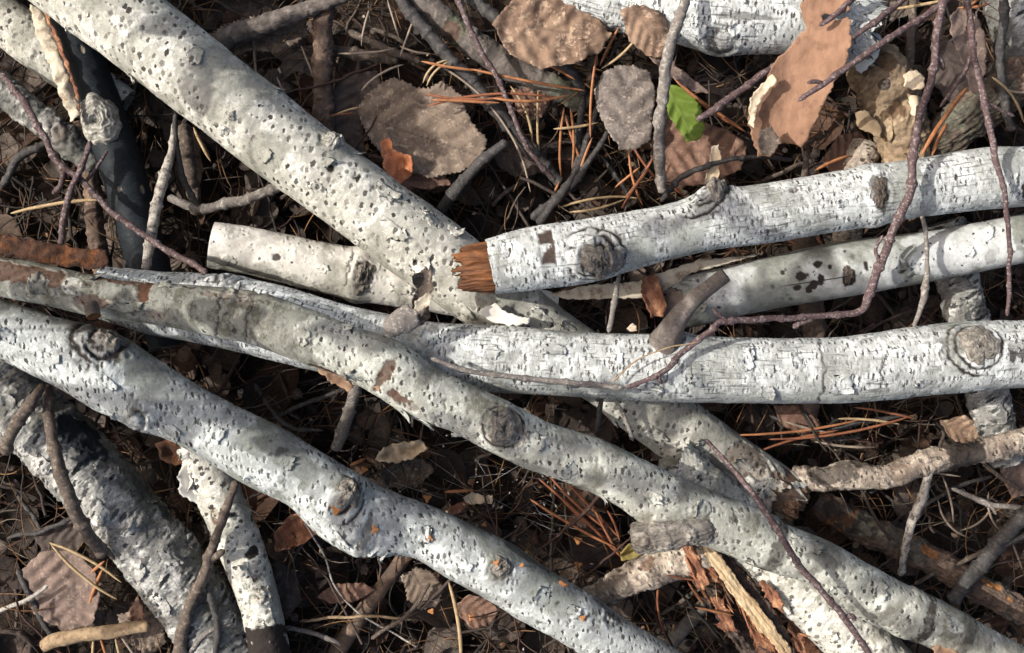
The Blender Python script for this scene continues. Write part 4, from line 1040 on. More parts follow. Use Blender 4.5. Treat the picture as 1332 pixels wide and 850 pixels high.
def rand_tubes(n, seed, lmin, lmax, rmin, rmax, zlo, zhi, tilt, cols, bend, seg=6, m=4, rough=0.0, area=(0.86, 0.62), power=1.0):
    rs = np.random.default_rng(seed)
    X = rs.uniform(-area[0], area[0], n); Y = rs.uniform(-area[1], area[1], n)
    L = rs.uniform(lmin, lmax, n); Rr = rs.uniform(rmin, rmax, n)
    az = rs.uniform(0, 2 * math.pi, n); el = rs.normal(0, tilt, n)
    t = np.linspace(-0.5, 0.5, seg)
    D = np.stack([np.cos(az) * np.cos(el), np.sin(az) * np.cos(el), np.sin(el)], 1)
    Sd = np.stack([-np.sin(az), np.cos(az), az * 0], 1)
    bz = rs.normal(0, bend, n); bu = rs.normal(0, bend * 0.6, n)
    zc = gheight(X, Y) + zlo + (zhi - zlo) * rs.uniform(0, 1, n) ** power + np.abs(np.sin(el)) * L * 0.4
    C = np.stack([X, Y, zc], 1)
    P = C[:, None] + D[:, None] * (t[None] * L[:, None])[..., None] + Sd[:, None] * (bz * L)[:, None, None] * (4 * t ** 2)[None, :, None] + np.array([0, 0, 1.0]) * (bu * L)[:, None, None] * (4 * t ** 2)[None, :, None]
    if rough:
        P = P + rs.normal(0, rough, P.shape) * np.array([1, 1, 0.5])
    U = np.cross(D, Sd)
    tp = 1 - 0.85 * np.abs(2 * t) ** 6 if not rough else 1 - 0.5 * (t + 0.5) ** 2
    a = np.linspace(0, 2 * math.pi, m, endpoint=False)
    V = P[:, :, None] + (Rr[:, None] * tp[None])[:, :, None, None] * (np.cos(a)[None, None, :, None] * Sd[:, None, None] + np.sin(a)[None, None, :, None] * U[:, None, None])
    q0 = grid_quads(seg, m, True)
    quads = (q0[None] + (np.arange(n) * seg * m)[:, None, None]).reshape(-1, 4)
    ci = rs.integers(0, len(cols), n)
    c = np.array(cols)[ci] * rs.uniform(0.6, 1.25, n)[:, None]
    tint = np.repeat(c, seg * m, axis=0)
    return V.reshape(-1, 3), quads, tint

NCOL = [(0.114, 0.058, 0.027), (0.147, 0.074, 0.030), (0.067, 0.040, 0.026), (0.087, 0.064, 0.043), (0.046, 0.034, 0.026), (0.188, 0.101, 0.040), (0.107, 0.087, 0.067)]
V, F_, tn = rand_tubes(6000, 21, 0.03, 0.08, 0.0006, 0.0010, 0.0, 0.125, 0.28, NCOL, 0.08, power=1.6)
tag(link('pine_needle_litter', raw_mesh('pine_needle_litter', V, F_, {'tint': tn}), NEED), 'matted old brown pine needles strewn through the dark litter', 'needle litter', kind='stuff')
TCOL = [(0.040, 0.030, 0.026), (0.061, 0.046, 0.039), (0.024, 0.021, 0.018), (0.087, 0.067, 0.054), (0.054, 0.030, 0.024)]
V, F_, tn = rand_tubes(1500, 22, 0.04, 0.20, 0.0007, 0.0030, 0.0, 0.12, 0.16, TCOL, 0.06, seg=12, m=6, rough=0.0012, power=1.3)
tag(link('twig_litter', raw_mesh('twig_litter', V, F_, {'tint': tn}), LIT), 'thin broken twigs tangled in the dark litter', 'twig litter', kind='stuff')

def rand_leaves(n, seed, smin, smax, zlo, zhi, cols, area=(0.86, 0.62), nu=9, nv=7, curl=0.5):
    rs = np.random.default_rng(seed)
    VV, FF, TT = [], [], []
    q0 = grid_quads(nu, nv, False)
    u = np.linspace(0, 1, nu); v = np.linspace(-1, 1, nv)
    Ug, Vg = np.meshgrid(u, v, indexing='ij')
    X = rs.uniform(-area[0], area[0], n); Y = rs.uniform(-area[1], area[1], n)
    gz = gheight(X, Y)
    for k in range(n):
        s = rs.uniform(smin, smax)
        w = (np.sin(np.pi * np.clip(Ug, 0, 1) ** rs.uniform(0.6, 0.9))) ** rs.uniform(0.6, 0.9) * rs.uniform(0.28, 0.5)
        sh = rs.uniform(0, 50)
        jag = 1 + 0.22 * fbm(np.stack([Ug * 4 + sh, Vg * 2, Vg * 0], -1), 2)
        x = (Ug - 0.5); y = Vg * w * jag
        z = rs.normal(0, curl) * y ** 2 * 2 + rs.normal(0, curl) * x ** 2 * 1.2 + rs.uniform(0, 0.35) * np.abs(y) + 0.09 * fbm(np.stack([x * 4 + sh, y * 4, x * 0], -1), 2)
        az = rs.uniform(0, 2 * math.pi); tx, ty = rs.normal(0, 0.32, 2)
        z = z + tx * x + ty * y
        xr = x * math.cos(az) - y * math.sin(az); yr = x * math.sin(az) + y * math.cos(az)
        P = np.stack([xr * s + X[k], yr * s + Y[k], z * s + gz[k] + rs.uniform(zlo, zhi)], -1).reshape(-1, 3)
        off = len(VV) * nu * nv
        VV.append(P); FF.append(q0 + off)
        c = np.array(cols[rs.integers(len(cols))]) * rs.uniform(0.6, 1.2)
        ve = 1 + 0.35 * np.exp(-(Vg / 0.16) ** 2) + 0.2 * fbm(np.stack([x * 9 + sh, y * 9, x * 0], -1), 2)
        TT.append((c[None, None] * ve[..., None]).reshape(-1, 3))
    return np.concatenate(VV), np.concatenate(FF), np.concatenate(TT)
LCOL = [(0.067, 0.046, 0.034), (0.046, 0.034, 0.027), (0.087, 0.067, 0.054), (0.034, 0.024, 0.021), (0.067, 0.037, 0.024), (0.101, 0.080, 0.067)]
V, F_, tn = rand_leaves(760, 23, 0.025, 0.085, 0.004, 0.055, LCOL)
o = tag(link('leaf_litter', raw_mesh('leaf_litter', V, F_, {'tint': tn}), LIT), 'crumpled dark brown leaf scraps matted over the soil', 'leaf litter', kind='stuff')
V, F_, tn = rand_leaves(1100, 29, 0.010, 0.034, 0.015, 0.075, LCOL, nu=6, nv=5, curl=0.9)
tag(link('leaf_scraps', raw_mesh('leaf_scraps', V, F_, {'tint': tn}), LIT), 'small torn leaf scraps lodged among needles and twigs', 'leaf scraps', kind='stuff')
CCOL = [(0.30, 0.22, 0.14), (0.20, 0.12, 0.07), (0.12, 0.08, 0.06), (0.40, 0.34, 0.27), (0.07, 0.05, 0.04)]
V, F_, tn = rand_leaves(1500, 24, 0.004, 0.013, 0.006, 0.05, CCOL, nu=4, nv=3)
tag(link('bark_crumbs', raw_mesh('bark_crumbs', V, F_, {'tint': tn}), LIT), 'tiny crumbs of bark and wood scattered over the litter', 'crumbs', kind='stuff')

# a sagging web-like dusting of pale specks in the hollow between the two lower logs
def specks(n, seed):
    rs = np.random.default_rng(seed)
    P = []
    while len(P) < n:
        px, py = rs.normal(665, 75), rs.normal(650, 55)
        if 0.5 * (px - 560) + 585 < py < 0.52 * (px - 560) + 690 or True:
            P.append(WP(px, py, rs.uniform(-0.115, -0.085)))
    P = np.array(P); n = len(P)
    L = rs.lognormal(-6.3, 0.45, n); az = rs.uniform(0, 6.28, n)
    D = np.stack([np.cos(az), np.sin(az), rs.normal(0, .3, n)], 1); S = np.stack([-np.sin(az), np.cos(az), az * 0], 1)
    Wd = L * rs.uniform(0.3, 0.6, n)
    U = np.array([0, 0, 1.0])
    V = np.stack([P - D * L[:, None], P + S * Wd[:, None] , P + D * L[:, None], P - S * Wd[:, None], P + U * Wd[:, None], P - U * Wd[:, None]], 1)
    t0 = np.array([(0, 3, 4), (3, 2, 4), (2, 1, 4), (1, 0, 4), (3, 0, 5), (2, 3, 5), (1, 2, 5), (0, 1, 5)])
    T = (t0[None] + (np.arange(n) * 6)[:, None, None]).reshape(-1, 3)
    c = np.array([(0.5, 0.46, 0.41)]) * rs.uniform(0.3, 1.0, n)[:, None]
    return V.reshape(-1, 3), T, np.repeat(c, 6, axis=0)
V, T_3, tn = specks(120, 31)
tag(link('pale_specks', raw_mesh('pale_specks', V, None, {'tint': tn}, tris=T_3), LIT), 'pale dust specks caught in cobweb in the hollow below the olive log', 'specks', kind='stuff')
rs = np.random.default_rng(32)
WV, WF, k = [], [], 0
for i in range(46):
    a = WP(rs.normal(690, 80), rs.normal(655, 50), rs.uniform(-0.11, -0.07)); an = rs.normal(2.6, 0.5); L = rs.uniform(0.02, 0.09)
    b = a + np.array([math.cos(an), math.sin(an), rs.normal(0, .15)]) * L
    mid = (a + b) / 2 - np.array([0, 0, 0.004])
    V, F_, nz, s_, q_ = tube_arrays([(*a, 0.00022), (*mid, 0.00022), (*b, 0.00022)], 0.012, 3, 0, i)
    WV.append(V.reshape(-1, 3)); WF.append(F_ + k); k += V.shape[0] * V.shape[1]
WEBM = plain_mat('cobweb_silk', (0.55, 0.55, 0.53), (0.4, 0.4, 0.39), 300, 0.6, 0.0)
tag(link('cobweb', raw_mesh('cobweb', np.concatenate(WV), np.concatenate(WF)), WEBM), 'fine cobweb threads stretched over the dark hollow below the olive log', 'cobweb', kind='stuff')

# ---------------------------------------------------------------- leaves one can pick out
LGREY = leaf_mat('grey_brown_leaf', (0.18, 0.135, 0.10), (0.075, 0.055, 0.042), (0.045, 0.033, 0.026), (0.26, 0.205, 0.16), veinw=0.85)
LMOT = leaf_mat('mottled_grey_leaf', (0.22, 0.185, 0.16), (0.08, 0.065, 0.055), (0.06, 0.047, 0.04), (0.33, 0.28, 0.24), scale=75)
LGREEN = leaf_mat('green_leaf', (0.105, 0.155, 0.02), (0.08, 0.125, 0.016), (0.15, 0.19, 0.045), (0.115, 0.155, 0.028), trans=0.1, rough=0.6, veinw=0.4)
LORANGE = leaf_mat('orange_leaf', (0.62, 0.25, 0.12), (0.40, 0.13, 0.05), (0.3, 0.1, 0.04), (0.70, 0.36, 0.20), trans=0.2)
LBROWN = leaf_mat('brown_leaf', (0.17, 0.095, 0.065), (0.095, 0.055, 0.04), (0.07, 0.04, 0.03), (0.22, 0.14, 0.10))
LTAN = leaf_mat('tan_leaf', (0.25, 0.165, 0.11), (0.075, 0.045, 0.032), (0.09, 0.06, 0.045), (0.36, 0.26, 0.18), scale=34, veinw=0.7)
LMAUVE = leaf_mat('mauve_leaf', (0.19, 0.135, 0.11), (0.10, 0.07, 0.057), (0.06, 0.043, 0.035), (0.25, 0.185, 0.15), veinw=0.7)
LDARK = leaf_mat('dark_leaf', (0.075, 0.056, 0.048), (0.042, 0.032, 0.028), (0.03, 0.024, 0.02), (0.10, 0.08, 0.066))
CREAM = plain_mat('cream_leaf_scrap', (0.62, 0.52, 0.38), (0.42, 0.32, 0.21), 90, 0.75)
INNERB = plain_mat('inner_bark_brown', (0.27, 0.157, 0.102), (0.19, 0.107, 0.068), 60, 0.8, 0.5, 0.001, spec=0.12, c3=(0.15, 0.083, 0.053), s3=34, stretch=(math.radians(80), (1.8, 0.8, 1)))
OUTERW = plain_mat('outer_bark_white', (0.72, 0.70, 0.66), (0.55, 0.53, 0.50), 90, 0.7, c3=(0.3, 0.28, 0.26), s3=150)
BARKT = plain_mat('bark_sheet_tan', (0.50, 0.44, 0.34), (0.36, 0.31, 0.235), 70, 0.75, c3=(0.2, 0.15, 0.11), s3=60)
RUST = plain_mat('rusty_rotten_bark', (0.085, 0.036, 0.018), (0.03, 0.016, 0.011), 70, 0.8, 0.9, 0.003, c3=(0.15, 0.055, 0.018), s3=50)
SPLIT = plain_mat('split_cream_wood', (0.62, 0.48, 0.30), (0.30, 0.20, 0.105), 90, 0.6, 0.9, 0.002, stretch=(math.radians(-51), (5, 0.5, 1)))
SHRED = plain_mat('shredded_brown_wood', (0.30, 0.13, 0.07), (0.13, 0.055, 0.035), 60, 0.75, 0.9, 0.003, c3=(0.45, 0.24, 0.13), s3=50, stretch=(math.radians(-58), (4, 0.55, 1)))
DARKW = plain_mat('dark_rotten_wood', (0.07, 0.05, 0.042), (0.035, 0.026, 0.022), 80, 0.8, 0.9, 0.003, c3=(0.14, 0.10, 0.08), s3=60)

def leaf(label, outl, z, mat, **kw):
    kw['wob'] = kw.get('wob', 5) * 0.8; kw.setdefault('jag', 2.0); kw.setdefault('veins', 5); kw.setdefault('thick', 0.45)
    return make_sheet('leaf', label, 'leaf', outl, z, mat, **kw)
GL = 'fallen leaves between the logs'
leaf('big grey brown aspen leaf with toothed edges right of the thick spotted log', [(462, 140), (480, 118), (512, 100), (535, 112), (560, 118), (575, 108), (600, 126), (612, 158), (634, 186), (626, 214), (598, 226), (562, 233), (530, 226), (506, 208), (480, 182)], -58, LGREY,
     axis=(470, 150, 630, 208), bow=6, fold=8, ser=1.4, tilt=(10, -6), group=GL, wob=3.5, veins=5, curl=8)
leaf('small mottled grey leaf left of the upright grey twig', [(773, 118), (782, 97), (800, 87), (825, 86), (846, 95), (853, 118), (850, 150), (846, 182), (828, 195), (806, 194), (790, 170), (776, 142)], -34, LMOT, axis=(812, 195, 815, 88), bow=-9, fold=7, ser=0.7, group=GL, wob=3, veins=4, tilt=(-6, 6))
leaf('fresh green leaf, the only green one', [(864, 126), (872, 111), (886, 113), (903, 125), (912, 143), (917, 163), (912, 181), (893, 184), (880, 167), (868, 148)], -18, LGREEN, axis=(868, 112, 903, 182), bow=2, fold=2, ser=0.6, group=GL, wob=1.5, veins=4, step=2)
leaf('curled bright orange leaf beside the thick spotted log', [(496, 186), (508, 180), (514, 198), (528, 202), (538, 206), (536, 226), (522, 240), (508, 236), (499, 215)], -30, LORANGE, axis=(500, 185, 528, 238), bow=12, fold=6, jag=2.5, group=GL, wob=8, veins=3, step=2, tilt=(-25, 10))
leaf('dull orange brown leaf folded under the bright orange one', [(508, 228), (540, 222), (580, 228), (586, 240), (560, 246), (528, 245)], -54, LBROWN, fold=6, group=GL)
leaf('broad brown leaf behind the green one', [(852, 165), (870, 140), (912, 158), (948, 170), (972, 190), (962, 222), (925, 240), (880, 246), (858, 230), (846, 200)], -64, LBROWN, bow=8, group=GL, wob=9, tilt=(6, -8))
leaf('large tan and brown mottled leaf below the top edge log', [(640, 32), (665, 2), (700, -6), (745, -2), (772, 20), (796, 44), (784, 66), (748, 84), (704, 92), (664, 74)], -4, LTAN, bow=10, group=GL, wob=12, jag=2.5, veins=4)
leaf('crumpled pale tan leaf hanging behind the upright grey twig', [(806, 12), (838, 6), (866, 18), (876, 44), (866, 76), (842, 72), (818, 52)], 34, LTAN, bow=-10, group=GL, wob=9, jag=2)
leaf('rolled brown leaf strip pointing down right from the crumpled tan one', [(838, 60), (856, 60), (882, 88), (912, 112), (922, 122), (900, 120), (868, 100), (846, 80)], 18, LMAUVE, bow=10, group=GL, wob=5)
leaf('mauve brown leaf hanging by the two right twigs', [(1232, 22), (1252, 8), (1274, 28), (1284, 60), (1282, 96), (1270, 124), (1260, 116), (1252, 84), (1236, 54)], -16, LMAUVE, axis=(1248, 10, 1268, 122), bow=-6, fold=8, group=GL, wob=6, tilt=(-18, 0))
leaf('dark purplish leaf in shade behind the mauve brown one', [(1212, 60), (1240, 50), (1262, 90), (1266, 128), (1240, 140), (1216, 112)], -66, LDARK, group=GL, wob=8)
leaf('greyish mauve leaf in the bottom left corner above the tan stick', [(28, 742), (56, 716), (100, 716), (124, 738), (134, 776), (122, 812), (84, 822), (44, 798)], -84, LMAUVE, axis=(94, 718, 100, 820), bow=-5, fold=12, group=GL, wob=8, tilt=(10, 0))
leaf('small grey toothed leaf lying by the bottom needle', [(524, 752), (540, 738), (562, 744), (578, 764), (570, 788), (548, 794), (530, 780)], -104, LGREY, ser=1.5, group=GL)
leaf('narrow brown leaf in the dark hollow at the bottom', [(410, 776), (436, 760), (470, 757), (488, 768), (466, 782), (432, 786)], -106, LBROWN, group=GL)
leaf('curled red brown leaf right of the bottom needle', [(592, 788), (610, 772), (634, 776), (648, 796), (640, 812), (616, 816), (600, 804)], -98, LBROWN, bow=10, group=GL, wob=9)
leaf('crumpled grey leaf under the grey branch fork at the top left', [(272, 44), (306, 28), (350, 24), (396, 20), (402, 46), (384, 58), (360, 70), (332, 66), (296, 70)], -78, LGREY, bow=8, group=GL, wob=10, ser=2.0)
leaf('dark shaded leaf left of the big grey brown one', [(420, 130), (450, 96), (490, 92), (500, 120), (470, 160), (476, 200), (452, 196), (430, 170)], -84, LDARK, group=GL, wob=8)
leaf('cream curled leaf scrap above the knot on the whitish log', [(916, 240), (921, 214), (925, 192), (935, 188), (936, 214), (931, 240)], 8, CREAM, bow=6, fold=2, group=GL, wob=3, step=2, veins=0)
leaf('orange tinted leaf under the pale log at the right', [(1222, 548), (1250, 540), (1272, 552), (1282, 572), (1256, 580), (1232, 568)], -92, LTAN, bow=10, group=GL, wob=7)
leaf('brown leaf half hidden below the pale log left of the orange tinted one', [(1006, 528), (1050, 528), (1068, 552), (1046, 568), (1016, 552)], -84, LBROWN, group=GL, wob=7)
leaf('small red brown leaf under the black twig at the top', [(664, 118), (692, 112), (716, 128), (706, 152), (676, 148)], -66, LBROWN, group=GL, wob=7, ser=1.2)
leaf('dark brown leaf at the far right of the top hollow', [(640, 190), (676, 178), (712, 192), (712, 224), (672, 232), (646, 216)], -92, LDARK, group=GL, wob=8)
leaf('grey curled leaf at the lower edge beside the rough flaky log', [(152, 800), (186, 790), (212, 806), (216, 836), (186, 850), (160, 834)], -88, LGREY, group=GL, wob=9, ser=1.5)
leaf('toothed brown leaf standing above the tan stick', [(170, 790), (178, 776), (188, 790), (190, 812), (176, 816), (168, 806)], -70, LBROWN, group=GL, wob=5, ser=1.6, bow=6)
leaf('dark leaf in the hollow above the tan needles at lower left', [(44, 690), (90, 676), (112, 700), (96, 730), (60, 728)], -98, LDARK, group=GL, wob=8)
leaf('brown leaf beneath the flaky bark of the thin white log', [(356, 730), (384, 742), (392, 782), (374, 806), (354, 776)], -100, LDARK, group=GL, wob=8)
leaf('dark leaf at the right below the lichen spotted branch', [(1300, 610), (1340, 596), (1350, 640), (1316, 650)], -100, LMAUVE, group=GL, wob=7)
leaf('brown grey leaf between the curled bark and the rotten wood lump', [(1068, 210), (1090, 176), (1120, 170), (1134, 192), (1112, 216), (1084, 228)], -84, LBROWN, group=GL, wob=8)

# ---------------------------------------------------------------- sheets and strips of bark
for pl, zz, mt in PEELS:
    make_sheet('bark_peel', None, None, pl, zz, mt, wob=5, jag=2.6, thick=1.2, parent=G.root, step=2.2, wf=50)
bs = make_sheet('bark_sheet', 'large curled sheet of smooth brown inner bark hanging over the top white log', 'bark', [(1046, -6), (1090, 2), (1096, 22), (1064, 26), (1064, 34), (1094, 30), (1100, 56), (1098, 84), (1086, 106), (1070, 140), (1058, 168), (1048, 190), (1034, 184), (1018, 182), (1010, 198), (992, 200), (988, 184), (976, 158), (978, 132), (996, 112), (1006, 80), (1030, 60), (1044, 40), (1036, 14)],
                26, INNERB, axis=(1046, 0, 1020, 190), bow=16, curl=-12, wob=6, jag=3.0, thick=0.9, tilt=(12, 22), wf=20)
make_sheet('torn_edge', 'pale torn left edge', None, [(974, 130), (988, 112), (1003, 98), (1008, 108), (1000, 118), (990, 128), (984, 146), (982, 168), (976, 160)], 27.5, CREAM, wob=3, jag=2, thick=0.8, parent=bs, bow=8, tilt=(12, 22))
make_sheet('torn_edge', 'dark brown rolled lower lip', None, [(988, 168), (1004, 164), (1014, 184), (1006, 200), (990, 202), (984, 188)], 25, BROWNTW, wob=4, jag=2, thick=0.8, parent=bs, bow=8)
make_sheet('bark_sheet', 'bluish white bark flap with fine dashes under the top white log', 'bark', [(1092, 32), (1108, 20), (1122, 34), (1130, 40), (1146, 44), (1150, 54), (1142, 74), (1130, 88), (1122, 96), (1112, 84), (1098, 76), (1093, 56)], 4, COOL, bow=-8, wob=4, jag=2, thick=1.2, tilt=(8, 10))
make_sheet('bark_strip', 'cream and brown strip of bark peeling down beside the blue black log', 'bark', [(38, 6), (52, 12), (66, 36), (78, 64), (88, 96), (98, 124), (103, 150), (92, 158), (80, 134), (70, 104), (58, 72), (44, 40)], -12, BARKT, axis=(45, 10, 96, 152), bow=-8, wob=9, jag=3.0, thick=1.5, wf=55)
make_sheet('bark_strip', 'narrow brown inside of the peeling strip at the upper left', 'bark', [(52, 10), (64, 22), (80, 54), (90, 84), (100, 118), (104, 148), (99, 124), (88, 96), (78, 64), (66, 36)], -6, SHRED, wob=5, jag=2.4, thick=1.5)
make_sheet('bark_sheet', 'long tan bark sheet curling from the rotten end between the right logs', 'bark', [(716, 384), (760, 372), (830, 366), (868, 352), (910, 338), (938, 336), (986, 332), (936, 346), (898, 356), (868, 378), (846, 388), (790, 388), (740, 390)], 22, BARKT, axis=(716, 384, 960, 338), bow=-7, wob=4, jag=1.6, thick=1.4, tilt=(4, 8))
make_sheet('bark_strip', 'brown crumbling bark at the rotten end of the grey speckled log', 'bark', [(836, 362), (852, 356), (860, 372), (866, 394), (862, 412), (848, 414), (838, 398), (832, 380)], 30, SHRED, bow=10, wob=9, jag=3, thick=2)
rz = make_sheet('bark_strip', 'rusty rotten strip of bark along the top of the olive log at the left edge', 'bark', [(-60, 296), (0, 304), (50, 314), (100, 322), (138, 326), (141, 338), (132, 350), (90, 348), (40, 338), (0, 330), (-60, 322)], 124, RUST, axis=(0, 316, 138, 338), bow=-7, wob=7, jag=3, thick=3.5, wf=45)
make_sheet('bark_strip', 'upright twisted brown bark curl where the pale log passes the thick spotted one', 'bark', [(536, 360), (552, 350), (562, 352), (564, 376), (556, 396), (560, 412), (548, 424), (538, 414), (536, 392), (540, 378)], 96, BROWNTW, axis=(552, 352, 548, 420), bow=12, wob=7, jag=2.4, thick=1.6, tilt=(-20, 0))
make_sheet('bark_strip', 'tan tip of the twisted bark curl, pale side out', 'bark', [(540, 392), (556, 382), (563, 384), (560, 396), (550, 408), (538, 412)], 108, BARKT, bow=6, wob=3, jag=1.8, thick=1.2)
make_sheet('bark_sheet', 'grey brown bark flap lying over the joint of the olive and the pale log', 'bark', [(498, 418), (514, 402), (530, 396), (542, 404), (546, 424), (532, 434), (512, 436), (500, 440)], 132, GREYTW, bow=-8, wob=6, jag=2.5, thick=1.4, tilt=(4, 10))
make_sheet('bark_sheet', 'peeled pale bark shard with a toothed tip below the orange broken end', 'bark', [(622, 406), (644, 394), (662, 408), (676, 412), (690, 414), (686, 422), (664, 424), (640, 420)], 40, FLAKE, bow=-4, wob=3, jag=2.2, thick=1.2)
make_sheet('bark_sheet', 'rough torn bark flap standing off the left of the thin white log', 'bark', [(240, 596), (258, 590), (264, 606), (262, 626), (268, 648), (262, 660), (250, 650), (236, 642), (234, 620)], -28, FLAKEG, bow=8, wob=6, jag=3, thick=1.3)
make_sheet('bark_chunk', 'reddish brown bark chunk lying below the lower log', 'bark', [(358, 690), (376, 672), (392, 664), (412, 676), (416, 690), (398, 704), (376, 714), (360, 716)], -76, SHRED, dome=14, wob=7, jag=2.5, thick=8)
make_sheet('bark_chunk', 'rusty red bark lump under the left of the grey seed scale log', 'bark', [(204, 576), (220, 570), (240, 582), (244, 602), (230, 606), (212, 596)], -34, RUST, dome=10, wob=7, jag=2.5, thick=8)
make_sheet('wood_chip', 'lumpy yellowish rotten wood chip with a red end below the olive log', 'wood', [(488, 598), (500, 582), (524, 574), (548, 572), (558, 582), (540, 594), (520, 600), (502, 600)], -88, CREAM, dome=14, wob=12, jag=2.5, thick=10, wf=90)
make_sheet('wood_chip', 'small crumbly tan wood chip among the cobweb specks', 'wood', [(602, 646), (616, 640), (632, 644), (642, 642), (640, 654), (622, 656), (608, 654)], -96, CREAM, dome=8, wob=9, jag=2.5, thick=5, wf=90)
make_sheet('wood_chip', 'brown wood sliver left of the crumbly tan chip', 'wood', [(582, 660), (604, 652), (612, 656), (596, 668), (584, 668)], -100, SHRED, dome=4, wob=4, thick=3)
make_sheet('bark_chunk', 'brown bark lump behind the yellowish wood chip', 'bark', [(492, 612), (520, 598), (550, 596), (566, 610), (550, 628), (520, 636), (500, 630)], -104, BROWNTW, dome=12, wob=9, jag=3, thick=8)
make_sheet('bark_sheet', 'upper cream bark piece right of the tan rotten wood lump', 'bark', [(1176, 96), (1192, 90), (1204, 102), (1204, 114), (1188, 118), (1176, 112)], -14, CREAM, wob=6, jag=2, bow=-5, thick=3)
make_sheet('bark_sheet', 'lower cream bark piece right of the tan rotten wood lump', 'bark', [(1182, 122), (1196, 124), (1197, 140), (1192, 152), (1186, 148)], -18, CREAM, wob=6, jag=2, bow=-5, thick=3)
make_sheet('bark_sheet', 'scaly cream edged bark piece left of the tan rotten wood lump', 'bark', [(1112, 146), (1126, 142), (1140, 156), (1150, 168), (1146, 180), (1132, 174), (1116, 164)], -20, TANB, wob=6, jag=2.5, bow=-5, thick=3)
make_sheet('stone', 'rounded dark grey stone in the bottom left corner', 'stone', [(-6, 826), (10, 816), (34, 818), (48, 832), (46, 856), (20, 868), (-6, 858)], -100, DARKW, dome=26, wob=5, jag=1, thick=20)
make_sheet('lichen_lump', 'yellow green lichen lump under the dark cut stub of the olive log', 'lichen', [(806, 718), (818, 706), (832, 708), (834, 720), (822, 728), (808, 728)], -80, leaf_mat('yellow_lichen', (0.26, 0.20, 0.06), (0.15, 0.12, 0.05), (0.1, 0.1, 0.05)), dome=8, wob=5, thick=5)

# split wood at the bottom right
make_sheet('wood_splinter', 'long cream splinter of split wood at the bottom right', 'wood', [(912, 706), (926, 710), (944, 730), (964, 760), (990, 792), (1012, 820), (1028, 842), (1036, 868), (1024, 868), (1012, 846), (990, 822), (968, 796), (944, 764), (926, 736)], 14, SPLIT, axis=(916, 708, 1030, 860), bow=-2, wob=2, jag=2.6, thick=6, tilt=(-3, 4), fib=3.5, step=2)
make_sheet('wood_splinter', 'dark brown splinter between the cream one and the pale thin barked log', 'wood', [(934, 716), (950, 726), (976, 756), (1006, 796), (1030, 836), (1022, 838), (996, 808), (966, 766), (944, 736)], 0, DARKW, wob=4, jag=3.4, fib=3.0, step=2.2, thick=5)
make_sheet('wood_splinter', 'frayed reddish shred of wood right of the cream splinter', 'wood', [(988, 758), (996, 756), (1012, 772), (1020, 784), (1018, 798), (1008, 790), (996, 776)], 16, SHRED, wob=5, jag=3.4, fib=3.0, step=2.2, thick=2)
make_sheet('wood_splinter', 'upper shredded red brown wood strip left of the cream splinter', 'wood', [(888, 708), (902, 706), (908, 722), (916, 740), (922, 756), (916, 766), (908, 766), (900, 748), (894, 730)], -10, SHRED, wob=6, jag=3.4, fib=3.0, step=2.2, thick=4)
make_sheet('wood_splinter', 'small frayed tab beside the upper red brown strip', 'wood', [(912, 738), (924, 738), (936, 750), (936, 758), (926, 756), (916, 748)], -14, SHRED, wob=5, jag=3.4, fib=3.0, step=2.2, thick=2)
make_sheet('wood_splinter', 'lower shredded orange brown wood strip pointing down', 'wood', [(924, 776), (938, 778), (948, 796), (956, 814), (960, 822), (944, 824), (936, 818), (928, 812), (938, 808), (930, 794)], -30, SHRED, wob=6, jag=3.4, fib=3.0, step=2.2, thick=3)
make_sheet('wood_splinter', 'dark rotten stick under the lower orange brown strip', 'wood', [(912, 764), (924, 764), (940, 790), (960, 822), (972, 840), (962, 846), (946, 826), (926, 794)], -48, DARKW, dome=8, wob=5, jag=3.4, fib=3.0, step=2.2, thick=6)
make_sheet('wood_splinter', 'pale brown broken slab at the very bottom between the splinters', 'wood', [(972, 800), (984, 796), (996, 816), (1010, 838), (1006, 858), (990, 856), (978, 832)], -40, SHRED, wob=7, jag=3.4, fib=3.0, step=2.2, thick=4)
make_sheet('wood_splinter', 'brown slab of rotten wood right of the foot of the cream splinter', 'wood', [(1022, 790), (1036, 802), (1054, 826), (1066, 850), (1050, 866), (1038, 850), (1028, 826)], -46, SHRED, wob=7, jag=3.4, fib=3.0, step=2.2, thick=5)
make_sheet('wood_splinter', 'grey dark slab of wood crumbling left of the foot of the cream splinter', 'wood', [(948, 776), (964, 790), (978, 816), (988, 850), (966, 858), (956, 830), (946, 800)], -62, DARKW, wob=8, jag=3.4, fib=3.0, step=2.2, thick=5)

rs = np.random.default_rng(88)
VV, FF, TT, k = [], [], [], 0
for i in range(130):
    t = rs.uniform(0, 1)
    px, py = 905 + 120 * t + rs.normal(0, 20), 715 + 135 * t + rs.normal(0, 14)
    L, w = rs.uniform(7, 26), rs.uniform(0.8, 2.6)
    an = math.radians(rs.normal(52, 22)); z = rs.uniform(-75, -8)
    p = [(px - L * math.cos(an), py - L * math.sin(an), z, w * 0.5), (px, py, z + rs.normal(0, 3), w), (px + L * math.cos(an), py + L * math.sin(an), z + rs.normal(0, 6), w * 0.4)]
    V, F_, nz, s_, q_ = tube_arrays(wpts(p), 0.006, 5, 0.5, i)
    col = np.array([(0.26, 0.11, 0.06), (0.14, 0.07, 0.045), (0.40, 0.24, 0.13), (0.07, 0.05, 0.04), (0.33, 0.15, 0.075)][rs.integers(5)]) * rs.uniform(0.6, 1.2)
    VV.append(V.reshape(-1, 3)); FF.append(F_ + k); k += V.shape[0] * V.shape[1]; TT.append(np.repeat(col[None], V.shape[0] * V.shape[1], 0))
